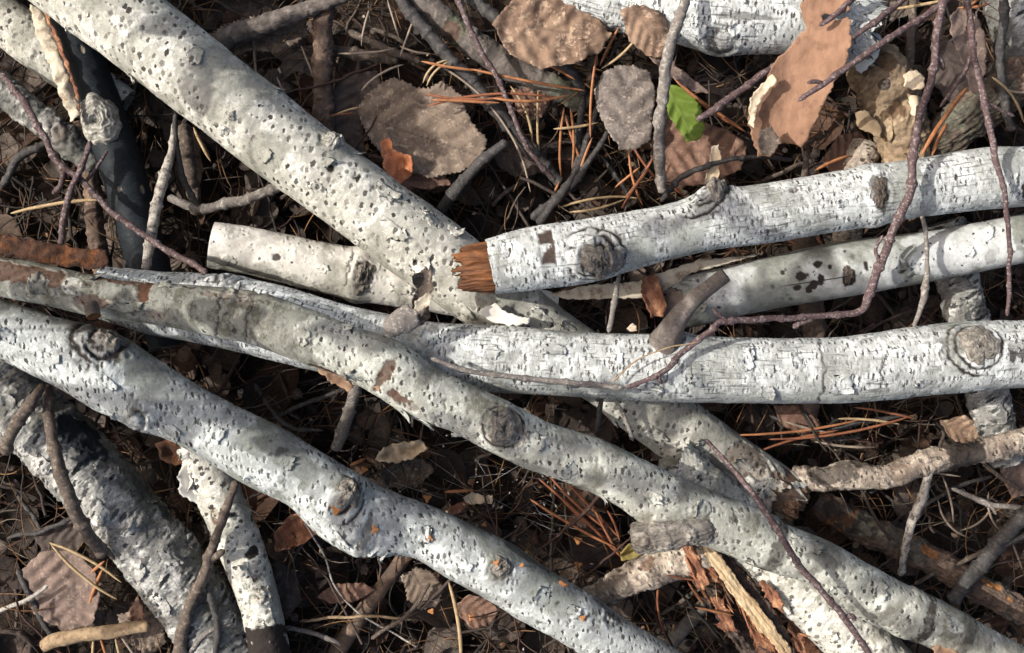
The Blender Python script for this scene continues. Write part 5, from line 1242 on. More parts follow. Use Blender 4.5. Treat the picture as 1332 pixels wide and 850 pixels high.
tag(link('wood_shreds', raw_mesh('wood_shreds', np.concatenate(VV), np.concatenate(FF), {'tint': np.concatenate(TT)}), LIT), 'heap of fine red brown wood shreds around the cream splinter', 'wood shreds', kind='stuff')

# ---------------------------------------------------------------- seed scales on the grey log and about it
SCALE = plain_mat('orange_seed_scale', (0.46, 0.22, 0.08), (0.28, 0.11, 0.035), 300, 0.65)
def scale_at(px, py, r, z, label, rot):
    r *= 0.85
    pts = []
    for k in range(12):
        a = k / 12 * 2 * math.pi + rot
        rr = r * (1.0 if k % 4 in (0, 1) else 0.6)
        pts.append((px + rr * math.cos(a), py + rr * math.sin(a)))
    make_sheet('seed_scale', label, 'seed scale', pts, z, SCALE, wob=2.2, jag=0.8, dome=2.5, thick=0.8, step=1.6, group='orange birch seed scales')
def on_log(lg, px, py):
    s0, t0, r = lg.loc(px, py)
    P, D = surf(lg, np.array(s0), np.array(t0))
    return float(P[2]) * 1000
for px, py, r, lb in [(438, 663, 9, 'largest orange seed scale, on the knot of the grey log'), (488, 689, 7, 'ragged orange seed scale on the grey log right of its knot'), (559, 701, 5.5, 'round red orange seed scale in the middle of the grey log'),
                      (646, 732, 5.5, 'orange seed scale on the small knot of the grey log'), (732, 761, 8, 'butterfly shaped orange seed scale on the right of the grey log'), (758, 804, 5.5, 'faint orange seed scale near the bottom of the grey log'), (679, 735, 4, 'tiny yellowish seed scale at the upper rim of the grey log')]:
    scale_at(px, py, r, on_log(F, px, py) + 2.0, lb, px * .3)
for px, py, r, z, lb in [(752, 703, 7, -80, 'yellowish seed scale hanging in the cobweb'), (752, 735, 7, -84, 'orange seed scale pair in the dark just above the grey log'), (661, 709, 6, -22, 'orange red seed scale at the upper rim of the grey log'), (630, 682, 4, -60, 'small orange crumb in the cobweb above the grey log'),
                         (825, 815, 7, -30, 'orange seed scale at the edge of the dark hollow'), (474, 611, 6, -80, 'orange scale left of the yellowish wood chip'), (613, 803, 6, -84, 'yellow seed scale on the curled red brown leaf'), (561, 795, 5, -92, 'orange seed scale left of the bottom needle'),
                         (556, 648, 7, -84, 'pinkish white scale standing just above the grey log')]:
    scale_at(px, py, r, z, lb, px * .3)
for i, (px, py, lg_, r, lb) in enumerate([(823, 423, None, 6, 'cream wood chip lying in the gap left of the cut side stub')]):
    make_sheet('wood_chip', lb, 'wood', [(815, 428), (822, 421), (828, 424), (829, 431), (820, 432)], 86, CREAM, dome=3, wob=2, thick=2, step=2)

# ---------------------------------------------------------------- twigs one can follow
def tw(label, pts, mat, name='twig', **kw):
    return make_twig(name, label, 'twig', pts, mat, group='loose twigs on the pile', **kw)
tw('long maroon twig arching from the top right over the three right hand logs', [(1238, -60, 80, 4.8), (1226, 0, 98, 5.6), (1218, 60, 108, 5.2), (1206, 120, 116, 5.2), (1190, 190, 120, 5.6), (1182, 250, 118, 6.0), (1160, 305, 98, 5.6), (1142, 352, 74, 6.0), (1128, 390, 66, 5.6), (1112, 406, 66, 4.4), (1060, 412, 70, 4.0), (1000, 415, 84, 4.0), (945, 417, 100, 4.4),
   (925, 432, 106, 4.0), (900, 450, 104, 4.0), (866, 480, 102, 3.6), (838, 495, 98, 3.2), (812, 504, 96, 2.8)], MAROON, wig=0.003, node=0.45,
   shoots=[[(1216, 66, 108, 3.2), (1224, 80, 106, 4.0), (1227, 92, 100, 3.2)], [(1058, 413, 70, 3.2), (1044, 420, 72, 3.2), (1032, 428, 72, 3.2)], [(1146, 345, 80, 3.2), (1140, 325, 86, 2.4), (1148, 306, 88, 2.4)], [(945, 417, 100, 2.4), (934, 408, 106, 3.2), (928, 400, 108, 2.4)], [(862, 484, 100, 2.4), (858, 494, 98, 3.2), (862, 500, 94, 2.4)]])
tw('thin tan stem lying along the pale log and ending at the maroon twig', [(560, 466, 118, 3.0), (600, 480, 112, 3.2), (650, 489, 106, 3.4), (700, 494, 100, 3.6), (760, 500, 97, 3.8), (812, 505, 95, 3.8)], TANTW if False else GREYTW, wig=0.001)
tw('hair thin tan stalk curving above the maroon twig on the pale log', [(796, 498, 96, 1.2), (830, 468, 104, 1.0), (870, 452, 108, 1.0), (905, 446, 108, 0.8)], TANTW, wig=0.001, node=0)
tw('reddish twig hanging down the far right across the whitish and speckled logs', [(1252, -30, 40, 3.8), (1262, 30, 60, 4.2), (1266, 70, 80, 4.7), (1280, 130, 104, 4.7), (1292, 190, 112, 4.2), (1306, 250, 108, 3.4), (1312, 310, 86, 3.2), (1313, 360, 66, 3.0), (1310, 412, 62, 2.5)], MAROON, wig=0.002,
   shoots=[[(1264, 70, 80, 2.5), (1256, 90, 74, 3.0), (1240, 116, 60, 2.5), (1222, 140, 40, 2.1)], [(1282, 134, 104, 2.5), (1300, 142, 100, 2.1), (1320, 152, 90, 1.7)]])
tw('short grey and maroon twig dangling between the speckled and pale log', [(1196, 270, 58, 2.5), (1205, 300, 66, 3), (1206, 340, 64, 3), (1203, 380, 62, 5), (1196, 402, 60, 3.5), (1188, 424, 58, 2.5)], GREYTW)
tw('maroon twig slanting over the curled brown bark at the upper right', [(1252, -20, 40, 4), (1228, 4, 50, 4.5), (1190, 28, 62, 4.5), (1150, 54, 70, 4.5), (1110, 82, 76, 4.2), (1070, 110, 78, 4), (1038, 132, 74, 2.5)], MAROON, wig=0.0015, shoots=[[(1072, 108, 78, 2.5), (1060, 106, 82, 3), (1050, 108, 84, 2)]])
tw('second maroon twig parallel above the slanting one', [(1180, -4, 20, 3.5), (1150, 20, 40, 4), (1128, 36, 48, 4), (1104, 52, 52, 2.5)], MAROON)
tw('short dark red twig poking over the top end of the curled bark', [(1126, -14, 40, 4), (1100, 6, 58, 4), (1080, 24, 62, 3.5), (1066, 32, 60, 2.5)], MAROON)
tw('dark purple twig pointing at the green leaf', [(1040, 70, -20, 4.5), (1000, 92, -6, 5), (962, 118, 2, 5), (930, 142, 8, 5), (906, 156, 10, 4.5)], MAROON, wig=0.002)
tw('upright rough grey twig standing left of the green leaf', [(898, -30, 60, 6), (886, 16, 62, 7), (872, 60, 58, 7.5), (863, 110, 50, 7.5), (858, 170, 36, 7), (858, 215, 24, 7), (862, 252, 10, 6)], GREYTW, m=12, wig=0.0025, rough=0.3, node=0.25)
tw('long straight black twig running diagonally at the top centre', [(500, -40, -44, 7), (530, 12, -42, 8), (570, 60, -40, 8.5), (612, 104, -44, 9), (650, 150, -52, 9), (690, 196, -66, 8), (730, 240, -84, 7)], DARKTW, m=12, wig=0.002)
tw('shorter black twig parallel to the long black one, nearer the tan leaf', [(588, -30, -30, 7), (630, 14, -26, 8), (672, 40, -24, 8.5), (708, 64, -28, 8), (740, 92, -40, 7.5), (762, 122, -60, 6)], DARKTW, m=12, wig=0.003)
tw('thin maroon twig crossing in front of the long black one', [(590, -20, -4, 4), (602, 16, -6, 4), (620, 56, -10, 3.5), (650, 110, -16, 3.5), (672, 160, -24, 3.2), (692, 200, -34, 3.2), (722, 236, -60, 3)], MAROON)
tw('short black twig with a broken pale tip right of the big aspen leaf', [(574, 274, -66, 7), (590, 252, -50, 8), (612, 226, -36, 7.5), (634, 204, -26, 7), (660, 184, -18, 6)], DARKTW, wig=0.002)
tw('bumpy dark twig reaching right under the cream leaf scrap', [(860, 262, -10, 3.5), (884, 232, 6, 4), (912, 220, 20, 3.5), (950, 208, 10, 3.2), (990, 204, -20, 3), (1030, 208, -50, 2.5)], DARKTW, rough=0.4, node=0.6)
tw('dim twig rising behind the broken end into the needles', [(700, 292, -56, 6), (722, 262, -52, 6), (744, 232, -54, 5), (764, 186, -62, 4.5), (780, 130, -70, 4)], DARKTW)
tw('black twig standing among the orange needles', [(745, 250, -70, 5), (750, 200, -64, 5), (756, 150, -64, 5), (760, 110, -72, 4)], DARKTW)
tw('lower black twig slanting from the broken end towards the mottled leaf', [(690, 286, -70, 6), (740, 244, -56, 5.5), (776, 196, -50, 4), (790, 170, -56, 3)], DARKTW)
tw('thin grey twig bridging the gap between the whitish and pale logs', [(806, 352, 60, 2.2), (800, 384, 64, 3.6), (796, 410, 66, 3.6), (792, 432, 70, 3)], GREYTW)
tw('black stem hanging from under the pale log over the spotted one', [(782, 514, 30, 3.5), (779, 540, 20, 3.5), (776, 564, 8, 3)], DARKTW)
tw('pale straw lying on the spotted log below the pale log', [(800, 520, 22, 2.6), (812, 540, 14, 3), (824, 572, 2, 3)], WHITETW, node=0)
tw('maroon and black twig crossing the lower right of the olive log', [(918, 572, 40, 2.5), (950, 606, 70, 3), (985, 650, 104, 4), (1010, 688, 116, 4.5), (1040, 736, 112, 4.5), (1075, 776, 100, 4.2), (1110, 820, 88, 4.2), (1140, 866, 78, 4)], MAROON, wig=0.0015, shoots=[[(1098, 804, 92, 3), (1108, 802, 92, 4), (1114, 808, 90, 3)]])
tw('maroon twig with pale nodes zigzagging down the left side', [(-30, 70, -20, 4), (8, 104, -14, 4.5), (38, 144, -10, 4.5), (58, 180, -8, 4.5), (78, 214, -10, 4.5), (108, 236, -10, 4), (140, 270, -8, 4), (180, 302, 2, 4), (230, 332, 30, 4), (268, 354, 70, 3.5)], MAROON, wig=0.003, node=0.5,
   shoots=[[(84, 222, -8, 4), (80, 240, -14, 3.5), (68, 252, -20, 3)], [(110, 238, -10, 3), (126, 218, -14, 2.5), (140, 196, -20, 2)]])
tw('purplish twig crossing the zigzag one at the left', [(118, 184, -10, 3.5), (104, 220, -2, 4), (92, 248, -4, 4), (84, 280, -8, 4.5), (78, 320, -14, 4)], MAROON)
tw('whitish twig in front of the blue black log', [(228, 160, -50, 4), (222, 200, -40, 5), (212, 236, -28, 7), (203, 270, -20, 7), (196, 310, -14, 7), (190, 352, -10, 6)], WHITETW, m=12, wig=0.002)
tw('dark thin twig left of the peeling wood under the thick spotted log', [(228, 148, -44, 3), (230, 190, -46, 4), (236, 226, -50, 4), (252, 258, -60, 3.5), (264, 280, -72, 3)], DARKTW)
tw('mottled grey twig lying across the dark gap under the thick spotted log', [(218, 256, -72, 5), (258, 272, -66, 6), (300, 264, -60, 7), (340, 252, -56, 6.5), (380, 240, -60, 6)], GREYTW, m=12)
tw('crooked pale twig under the purplish one at the left edge', [(-10, 264, -90, 5), (10, 230, -84, 5), (24, 206, -82, 5.5), (52, 192, -84, 5), (72, 180, -92, 4)], DARKTW)
tw('stout grey brown twig curving down over the rough flaky log', [(62, 500, 8, 6), (64, 540, 20, 7), (74, 590, 34, 8), (90, 644, 38, 9), (112, 690, 20, 9), (136, 724, -10, 7)], BROWNTW, m=12, wig=0.003, shoots=[[(110, 690, 20, 4), (128, 704, 6, 4), (150, 728, -14, 3)]])
tw('short grey brown twig leaning left on the rough flaky log', [(58, 500, 20, 5), (40, 524, 32, 7), (22, 552, 36, 8), (4, 590, 28, 8)], BROWNTW, m=12)
tw('straight brown twig leaning over the thin white log to the bottom edge', [(308, 626, 10, 5), (296, 656, 8, 5.5), (280, 706, 2, 6), (268, 740, -4, 7), (248, 786, -12, 7.5), (236, 830, -20, 8), (232, 880, -26, 8)], BROWNTW, m=12, wig=0.002, shoots=[[(274, 728, -2, 4), (284, 722, 4, 5), (292, 716, 6, 3.5)]])
tw('dark curved twig beside the bottom of the straight brown one', [(268, 752, -16, 3.5), (278, 790, -18, 4.5), (282, 830, -24, 4.5), (278, 870, -30, 4)], DARKTW)
tw('thin grey twig joining the straight brown one near the bottom', [(300, 812, -30, 2), (270, 824, -26, 2.5), (246, 850, -24, 3)], GREYTW)
tw('stubby tan stick lying across the bottom left corner', [(56, 842, -62, 8), (76, 832, -58, 9.5), (110, 826, -56, 9), (150, 820, -56, 9), (196, 814, -58, 7)], TANTW, name='stick', m=14, wig=0.002, rough=0.12, node=0.1)
tw('pale shiny stem at the left edge near the bottom', [(-20, 804, -70, 2.8), (12, 790, -66, 3), (40, 778, -64, 3), (64, 762, -62, 2.6)], WHITETW, node=0)
tw('dark twig across the pale shiny stem', [(22, 740, -86, 4), (40, 776, -82, 4), (58, 812, -84, 4), (70, 830, -90, 3)], DARKTW)
tw('grey twig with a broken white tip below the olive log', [(466, 490, -70, 7), (456, 530, -66, 7.5), (446, 560, -64, 8), (438, 588, -62, 7)], GREYTW, m=12)
tw('sooty twig leaning up from the lower right edge', [(1370, 640, -40, 10), (1332, 672, -44, 10), (1300, 706, -50, 10), (1270, 742, -58, 10), (1236, 784, -70, 8)], DARKTW, m=12, wig=0.002, rough=0.25, shoots=[[(1290, 718, -52, 5), (1320, 702, -46, 4), (1350, 690, -44, 3)]])
tw('lichen covered twig dropping from the lichen spotted branch', [(1212, 606, -44, 5), (1202, 640, -46, 6), (1186, 676, -50, 6), (1178, 710, -58, 5), (1172, 752, -74, 4)], WHITETW, wig=0.003)
tw('thin pale twig branching at the right below the lichen spotted branch', [(1238, 636, -60, 2.5), (1266, 648, -56, 3.5), (1296, 658, -54, 3.5), (1340, 662, -54, 3)], GREYTW, shoots=[[(1268, 648, -56, 3), (1284, 654, -52, 2.5), (1296, 670, -54, 2)]])
tw('fine dark twig hanging near the right edge at the top', [(1306, -10, -30, 6), (1304, 40, -34, 6), (1300, 90, -38, 6), (1308, 140, -48, 6), (1316, 172, -58, 5)], DARKTW, m=12, rough=0.4)
tw('straight olive twig upright right of the bluish white bark flap', [(1190, -20, -70, 5), (1186, 40, -68, 5.5), (1182, 96, -72, 5.5)], BROWNTW)
tw('brown stem upright between the curled bark and the rotten lump', [(1050, 196, -74, 4), (1048, 214, -72, 4), (1044, 236, -74, 4)], BROWNTW)
tw('crumbly brown twig right of the peeling wood under the thick spotted log', [(238, 162, -84, 9), (242, 200, -82, 10), (250, 240, -86, 9), (256, 280, -92, 8)], BROWNTW, m=12, rough=0.4)
tw('black forked twig below the sawn end of the thin white log', [(350, 812, -96, 2.5), (390, 820, -92, 3), (430, 832, -90, 3), (444, 840, -92, 2)], GREYTW)
tw('long fine pale root arching through the dark hollow at the bottom', [(396, 680, -40, 1.2), (420, 720, -70, 1.3), (440, 770, -86, 1.3), (480, 806, -92, 1.3), (540, 842, -96, 1.2)], WHITETW, node=0)
tw('thin straw running across the dark hollow at the bottom', [(390, 808, -94, 1.8), (430, 804, -88, 2), (480, 802, -86, 2), (535, 806, -92, 1.8)], TANTW, node=0)
tw('dark root arching in the upper middle hollow', [(450, 40, -86, 4.5), (480, 54, -78, 5), (520, 70, -80, 5), (556, 84, -92, 4)], BROWNTW)
tw('thick dim twig under the dark root in the upper middle hollow', [(430, 66, -94, 7), (470, 72, -90, 8), (520, 78, -92, 7.5)], BROWNTW, m=12)
tw('dark twig hanging behind the curled bark into the top hollow', [(740, 60, -50, 4), (764, 34, -34, 4), (784, 12, -20, 5), (808, -10, -14, 5)], BROWNTW)

# a few more dim twigs in the dark litter, alike
rs = np.random.default_rng(77)
DIM = ['left of the white tipped grey twig', 'running up to the white tipped grey twig', 'under the bulging knot of the grey log', 'low in the hollow under the splinters', 'under the pale log above the lichen spotted branch', 'by the lichen covered twig', 'crossing between the lichen spotted and the rotten branch', 'at the left edge beside the rough flaky log', 'above the mauve leaf at lower left', 'in the bottom hollow left of the straight needle', 'above the dark root at the top', 'at the top left of the long black twig', 'beside the crumpled leaf at the top left', 'in the gap with the rusty needles', 'behind the orange broken end', 'behind the upright grey twig', 'under the curled brown bark', 'at the right edge below the lichen spotted branch', 'beyond the sooty twig at lower right', 'above the short birch piece']
for where, (x0, y0, x1, y1) in zip(DIM, [(330, 500, 420, 560), (355, 545, 470, 500), (400, 690, 480, 640), (860, 800, 950, 760), (1080, 560, 1180, 540), (1200, 660, 1290, 620), (1130, 640, 1250, 600), (20, 640, 70, 720), (10, 700, 120, 660), (480, 830, 560, 760), (440, 90, 480, 30),
                         (470, 30, 530, 60), (330, 120, 400, 150), (1000, 540, 1120, 570), (690, 230, 640, 270), (820, 260, 780, 200), (980, 240, 1060, 210), (1270, 590, 1330, 640), (1190, 760, 1330, 700), (420, 240, 470, 280)]):
    z = rs.uniform(-112, -88)
    make_twig('dim_twig', 'dim twig sunk in the litter ' + where, 'twig', [(x0, y0, z, 2.6), ((x0 + x1) / 2 + rs.normal(0, 8), (y0 + y1) / 2 + rs.normal(0, 8), z + 8, 3.0), (x1, y1, z, 2.2)], DARKTW if rs.random() < 0.4 else BROWNTW, group='dim twigs in the litter', wig=0.003)

# ---------------------------------------------------------------- pine needles one can pick out
NO = plain_mat('orange_needle', (0.36, 0.16, 0.07), (0.20, 0.078, 0.034), 120, 0.5, 0.2)
NR = plain_mat('rust_needle', (0.26, 0.10, 0.05), (0.14, 0.055, 0.03), 120, 0.5, 0.2)
NT = plain_mat('straw_needle', (0.42, 0.31, 0.17), (0.24, 0.165, 0.09), 120, 0.5, 0.2)
NG = plain_mat('grey_needle', (0.30, 0.24, 0.18), (0.18, 0.14, 0.11), 120, 0.6, 0.2)
def needle(label, x0, y0, x1, y1, z0, z1, mat, bend=0.0, r=2.1, grp='pine needles'):
    dx, dy = x1 - x0, y1 - y0
    L = math.hypot(dx, dy); nx, ny = -dy / L, dx / L
    r = r * 0.82
    pts = [(x0, y0, z0, r * 0.7)]
    for t in (0.25, 0.5, 0.75):
        k = bend * L * 4 * t * (1 - t)
        pts.append((x0 + dx * t + nx * k, y0 + dy * t + ny * k, z0 + (z1 - z0) * t + 2, r))
    pts.append((x1, y1, z1, r * 0.5))
    make_twig('pine_needle', label, 'pine needle', pts, mat, group=grp, m=6, wig=0.0004, node=0, rough=0.05, ds=0.006)
lb = 'rust orange pine needle lying over the black twigs right of the big aspen leaf'
g = 'orange needles over the black twigs'
for lb, a in zip(['orange needle crossing under the long black twig, left end above the aspen leaf', 'longest orange needle, level over the mottled grey branch', 'rust needle above the right half of the aspen leaf', 'arched rust needle over the aspen leaf reaching past the maroon twig', 'orange needle slanting under the shorter black twig', 'orange needle curving above the needle clump', 'lowest orange needle pointing left onto the aspen leaf'], [(548, 80, 620, 92, -20, -22, NO, .02), (612, 90, 760, 118, -22, -26, NO, .01), (552, 122, 660, 126, -16, -18, NR, .05), (556, 138, 728, 128, -15, -30, NR, -.06), (664, 66, 748, 104, -8, -22, NO, -.04), (640, 128, 740, 124, -14, -18, NO, .06), (560, 130, 650, 134, -12, -18, NO, .0)]):
    needle(lb, *a, grp=g, r=2.4)
lb = 'straw coloured needle bent above the toothed tip of the big aspen leaf'
g = 'straw needles above the aspen leaf'
for lb, a in zip(['outer straw needle of the bent pair above the aspen leaf', 'inner straw needle of the bent pair above the aspen leaf', 'grey straw needle running from the bent pair down over the aspen leaf edge', 'long grey needle arching right of the aspen leaf down to the broken twig', 'short grey needle curled beside the black twig above the aspen leaf', 'pale grey needle leaning over the dark left part of the aspen leaf'], [(550, 108, 582, 78, -24, -20, NT, -.14), (555, 112, 584, 80, -24, -22, NT, -.10), (570, 84, 660, 166, -30, -50, NG, -.06), (630, 130, 690, 250, -40, -60, NG, -.08), (520, 60, 560, 70, -50, -50, NG, .06), (470, 118, 525, 84, -40, -44, NG, -.08)]):
    needle(lb, *a, grp=g, r=2.0)
lb = 'orange pine needle standing in the clump left of the mottled grey leaf'
g = 'needle clump left of the mottled leaf'
for lb, a in zip(['long orange needle along the left edge of the mottled leaf', 'orange needle continuing below the mottled leaf into the clump', 'orange needle leaning up to the top white log', 'straw needle curving from the top white log to the mottled leaf', 'leftmost upright orange needle of the clump', 'upright orange needle crossing the leftmost one', 'orange needle slanting across the foot of the clump', 'pale straw stub crossing the clump level', 'short orange needle at the very foot of the clump', 'upright straw needle left of the orange clump', 'long straw needle bowed left of the orange clump'], [(778, 62, 768, 180, -14, -40, NO, .03), (770, 180, 752, 232, -40, -60, NO, .02), (806, 34, 780, 86, -6, -30, NO, .02), (845, 22, 782, 90, 0, -30, NT, -.08), (734, 140, 730, 232, -40, -70, NO, .04), (742, 140, 744, 220, -40, -66, NO, -.04), (735, 150, 762, 225, -44, -70, NO, .02), (720, 168, 778, 160, -40, -50, NT, .02),
          (728, 236, 716, 262, -60, -70, NO, 0), (700, 118, 702, 210, -50, -80, NT, .02), (664, 112, 692, 200, -50, -80, NT, -.1)]):
    needle(lb, *a, grp=g, r=2.3)
lb = 'rusty needle fanned below the mottled grey leaf above the whitish log'
g = 'needles below the mottled leaf'
for lb, a in zip(['rusty needle from the stalk of the mottled leaf to the upright grey twig', 'rust needle steeply crossing the fan under the mottled leaf', 'second rust needle of the fan lying almost along the first', 'orange needle bowed downward under the mottled leaf', 'upper straw needle arching over the whitish log left of the fan', 'lower straw needle of the arch left of the fan', 'short rust needle at the foot of the upright grey twig', 'short orange needle low in the fan under the mottled leaf'], [(824, 192, 856, 236, -30, -50, NR, .02), (844, 220, 808, 272, -30, -44, NR, .02), (850, 205, 812, 258, -36, -50, NR, -.03), (818, 200, 836, 268, -40, -56, NO, .05), (728, 270, 830, 258, -60, -56, NT, -.06), (740, 276, 812, 260, -60, -56, NT, .05), (870, 240, 890, 255, -30, -30, NR, 0), (832, 218, 800, 244, -44, -54, NO, 0)]):
    needle(lb, *a, grp=g, r=2.2)
lb = 'orange needle slanting past the green leaf'
g = 'needles by the green leaf'
for lb, a in zip(['short orange needle above the green leaf', 'long rusty needle slanting past the green leaf', 'orange needle end right of the green leaf'], [(874, 98, 924, 140, -4, -16, NO, .03), (878, 104, 968, 170, -10, -40, NR, .04), (924, 140, 970, 172, -14, -40, NO, .0)]):
    needle(lb, *a, grp=g, r=2.4)
needle('broad bright orange needle leaning on the whitish log near the right twig', 1258, 114, 1198, 202, 10, 40, NO, .02, 4.0, 'needles at the upper right')
needle('shorter orange needle beneath the broad bright one at the upper right', 1232, 160, 1212, 204, 0, 30, NO, .02, 3.2, 'needles at the upper right')
needle('orange needle left of the sawn branch end above the whitish log', 1106, 202, 1060, 222, -30, -10, NO, .02, 3, 'needles at the upper right')
needle('straw needle along the top edge above the slanting maroon twig', 1162, 12, 1228, 0, -10, 0, NT, .02, 2.6, 'needles at the upper right')
lb = 'orange needle in the sunny tangle at the top right corner'
for lb, a in zip(['orange needle level at the top right corner', 'orange needle slanting out of the top right corner', 'straw needle bowed right of the reddish hanging twig', 'grey needle crossing the bowed straw one at the right'], [(1246, 10, 1290, 4, 10, 16, NO, .05), (1252, 14, 1284, -8, 14, 16, NO, .0), (1290, 100, 1332, 160, -30, -60, NT, -.1), (1296, 110, 1340, 120, -40, -50, NG, .1)]):
    needle(lb, *a, grp='needle tangle at the top right', r=2.2)
lb = 'rust needle in the sheaf under the middle of the olive log'
g = 'needle sheaf under the olive log'
for lb, a in zip(['bright orange needle lying left across the sheaf under the olive log', 'longest rust needle of the sheaf under the olive log', 'rust needle highest against the olive log in the sheaf', 'middle rust needle of the sheaf under the olive log', 'rust needle reaching lowest in the sheaf under the olive log', 'rust needle crossing the sheaf from upper left', 'short rust needle at the right of the sheaf under the olive log'], [(690, 650, 800, 712, -62, -70, NO, .02), (700, 622, 806, 724, -66, -80, NR, -.02), (712, 616, 790, 690, -60, -70, NR, .03), (740, 630, 806, 700, -64, -80, NR, .0), (770, 655, 808, 726, -60, -82, NR, .02), (718, 634, 800, 708, -70, -82, NR, .04), (790, 664, 806, 704, -64, -70, NR, -.05)]):
    needle(lb, *a, grp=g, r=2.4)
needle('bright orange needle stub above the crumbly tan chip', 578, 640, 616, 638, -84, -84, NO, 0, 2.8, 'needles in the cobweb hollow')
needle('orange needle butt left of the yellowish wood chip', 455, 606, 476, 596, -84, -84, NO, 0, 3, 'needles in the cobweb hollow')
needle('long straw needle upright at the bottom edge', 584, 758, 600, 866, -30, -60, NT, -.04, 3.4, 'needles at the bottom edge')
needle('thin brown needle hanging from the pale branch end at the bottom', 858, 750, 866, 828, -30, -80, NR, .08, 2.0, 'needles at the bottom edge')
needle('thin brown needle running right from the pale branch end', 866, 748, 912, 756, -14, -16, NR, .02, 1.8, 'needles at the bottom edge')
lb = 'bent straw needle in the pair above the tan stick at lower left'
for lb, a in zip(['upper needle of the bent straw pair above the tan stick', 'lower needle of the bent straw pair above the tan stick'], [(64, 706, 158, 758, -50, -64, NT, -.05), (66, 708, 152, 780, -50, -70, NT, .05)]):
    needle(lb, *a, grp='bent straw needle pair', r=2.4)
needle('orange needle stub under the bent straw pair', 134, 740, 116, 786, -64, -80, NO, .02, 3, 'needles at lower left')
needle('upper orange needle at the tip of the bent straw pair', 136, 730, 118, 746, -56, -66, NO, .0, 3, 'needles at lower left')
lb = 'straw needle poking down below the tan stick'
for lb, a in zip(['straw needle poking down leftmost under the tan stick', 'orange needle poking down under the tan stick', 'second straw needle poking down under the tan stick', 'grey needle poking down rightmost under the tan stick'], [(122, 826, 120, 866, -70, -80, NT, 0), (130, 828, 142, 866, -70, -80, NO, 0), (150, 828, 160, 866, -70, -80, NT, .02), (156, 826, 180, 860, -72, -84, NG, 0)]):
    needle(lb, *a, grp='needles under the tan stick', r=2.2)
needle('long tan needle lying left of the blue black log', 14, 278, 132, 260, -50, -44, NT, -.03, 3.0, 'needles at the upper left')
needle('tan needle under the thick spotted log', 252, 166, 274, 210, -40, -56, NT, .02, 2.8, 'needles at the upper left')
lb = 'rusty needle lying in the dark gap below the pale log at the right'
g = 'needles below the pale log'
for lb, a in zip(['longest orange needle in the gap under the pale log', 'second rusty needle, running right to the brown stick', 'rust needle lowest left in the gap under the pale log', 'grey needle crossing the orange ones under the pale log', 'short straw needle right of the crossing under the pale log', 'rust needle near the scaly grey piece under the pale log', 'rust needle at the rotten end of the spotted log', 'grey needle lowest in the gap above the lichen spotted branch'], [(960, 566, 1120, 546, -60, -64, NO, .03), (1000, 572, 1190, 540, -64, -60, NR, .04), (980, 590, 1090, 560, -70, -66, NR, -.03), (1020, 548, 1090, 566, -66, -74, NG, .02), (1090, 545, 1170, 552, -60, -66, NT, -.03), (1190, 545, 1110, 530, -60, -50, NR, .02), (950, 580, 1010, 600, -70, -80, NR, .0), (1060, 575, 1140, 582, -74, -76, NG, .03)]):
    needle(lb, *a, grp=g, r=2.2)
lb = 'orange needle in the narrow gap between the whitish and the speckled log'
for lb, a in zip(['left orange needle in the gap under the whitish log', 'orange needle crossing it in the gap under the whitish log', 'short orange needle by the stout stick under the whitish log', 'straw needle right of the stout stick under the whitish log', 'rust needle low behind the stout stick'], [(940, 336, 956, 322, 20, 24, NO, 0), (960, 330, 950, 318, 20, 26, NO, 0), (1022, 310, 1036, 318, 10, 12, NO, 0), (1124, 304, 1132, 290, 10, 16, NT, 0), (1060, 306, 1072, 322, 0, 0, NR, 0)]):
    needle(lb, *a, grp='needles in the narrow gap', r=2.2)
lb = 'dim grey needle in the shaded hollow right of the thick spotted log'
for lb, a in zip(['dim grey needle curving down to the bumpy brown branch', 'short dim needle left of the bumpy brown branch', 'dim grey needle level right of the bumpy brown branch', 'dim upright needle at the crumpled grey leaf', 'straw needle end right of the foot of the bumpy brown branch', 'rust needle tip right of the foot of the bumpy brown branch', 'dim needle at the rim of the thick spotted log', 'dim slanting needle left of the long black twig', 'dim needle at the top edge left of the long black twig', 'dim bowed needle at the top edge above the dark root', 'dim needle bowed at the left foot of the bumpy brown branch'], [(360, 100, 400, 160, -70, -84, NG, .06), (392, 60, 412, 110, -70, -80, NG, .0), (440, 70, 512, 64, -60, -66, NG, .03), (330, 50, 336, 116, -80, -84, NG, .02), (470, 140, 432, 152, -66, -70, NT, .05), (430, 150, 462, 148, -62, -66, NR, 0), (352, 130, 330, 160, -80, -80, NG, 0), (540, 20, 520, 74, -60, -70, NG, 0), (504, 0, 520, 52, -60, -70, NG, 0),
          (484, 4, 470, 60, -70, -76, NG, .04), (380, 140, 392, 190, -80, -84, NG, .05)]):
    needle(lb, *a, grp='dim needles in the shaded hollow', r=1.9)
lb = 'fine grey needle in the tangle at the right under the lichen spotted branch'
for lb, a in zip(['grey needle arching left of the thin pale branching twig', 'grey needle curling down from the thin pale branching twig', 'grey needle lying just under the lichen spotted branch', 'grey needle left of the lichen covered twig', 'bowed grey needle near the right edge above the sooty twig', 'grey needle hanging beside the lichen covered twig', 'grey needle at the right edge beneath the sooty twig'], [(1220, 650, 1260, 700, -80, -90, NG, .15), (1250, 690, 1290, 660, -80, -76, NG, .12), (1180, 610, 1250, 620, -66, -70, NG, 0), (1150, 600, 1120, 650, -80, -90, NG, .03), (1286, 640, 1300, 690, -70, -80, NG, .12), (1226, 620, 1240, 680, -70, -80, NG, -.05), (1310, 690, 1330, 740, -80, -84, NG, 0)]):
    needle(lb, *a, grp='needle tangle at the right', r=1.8)

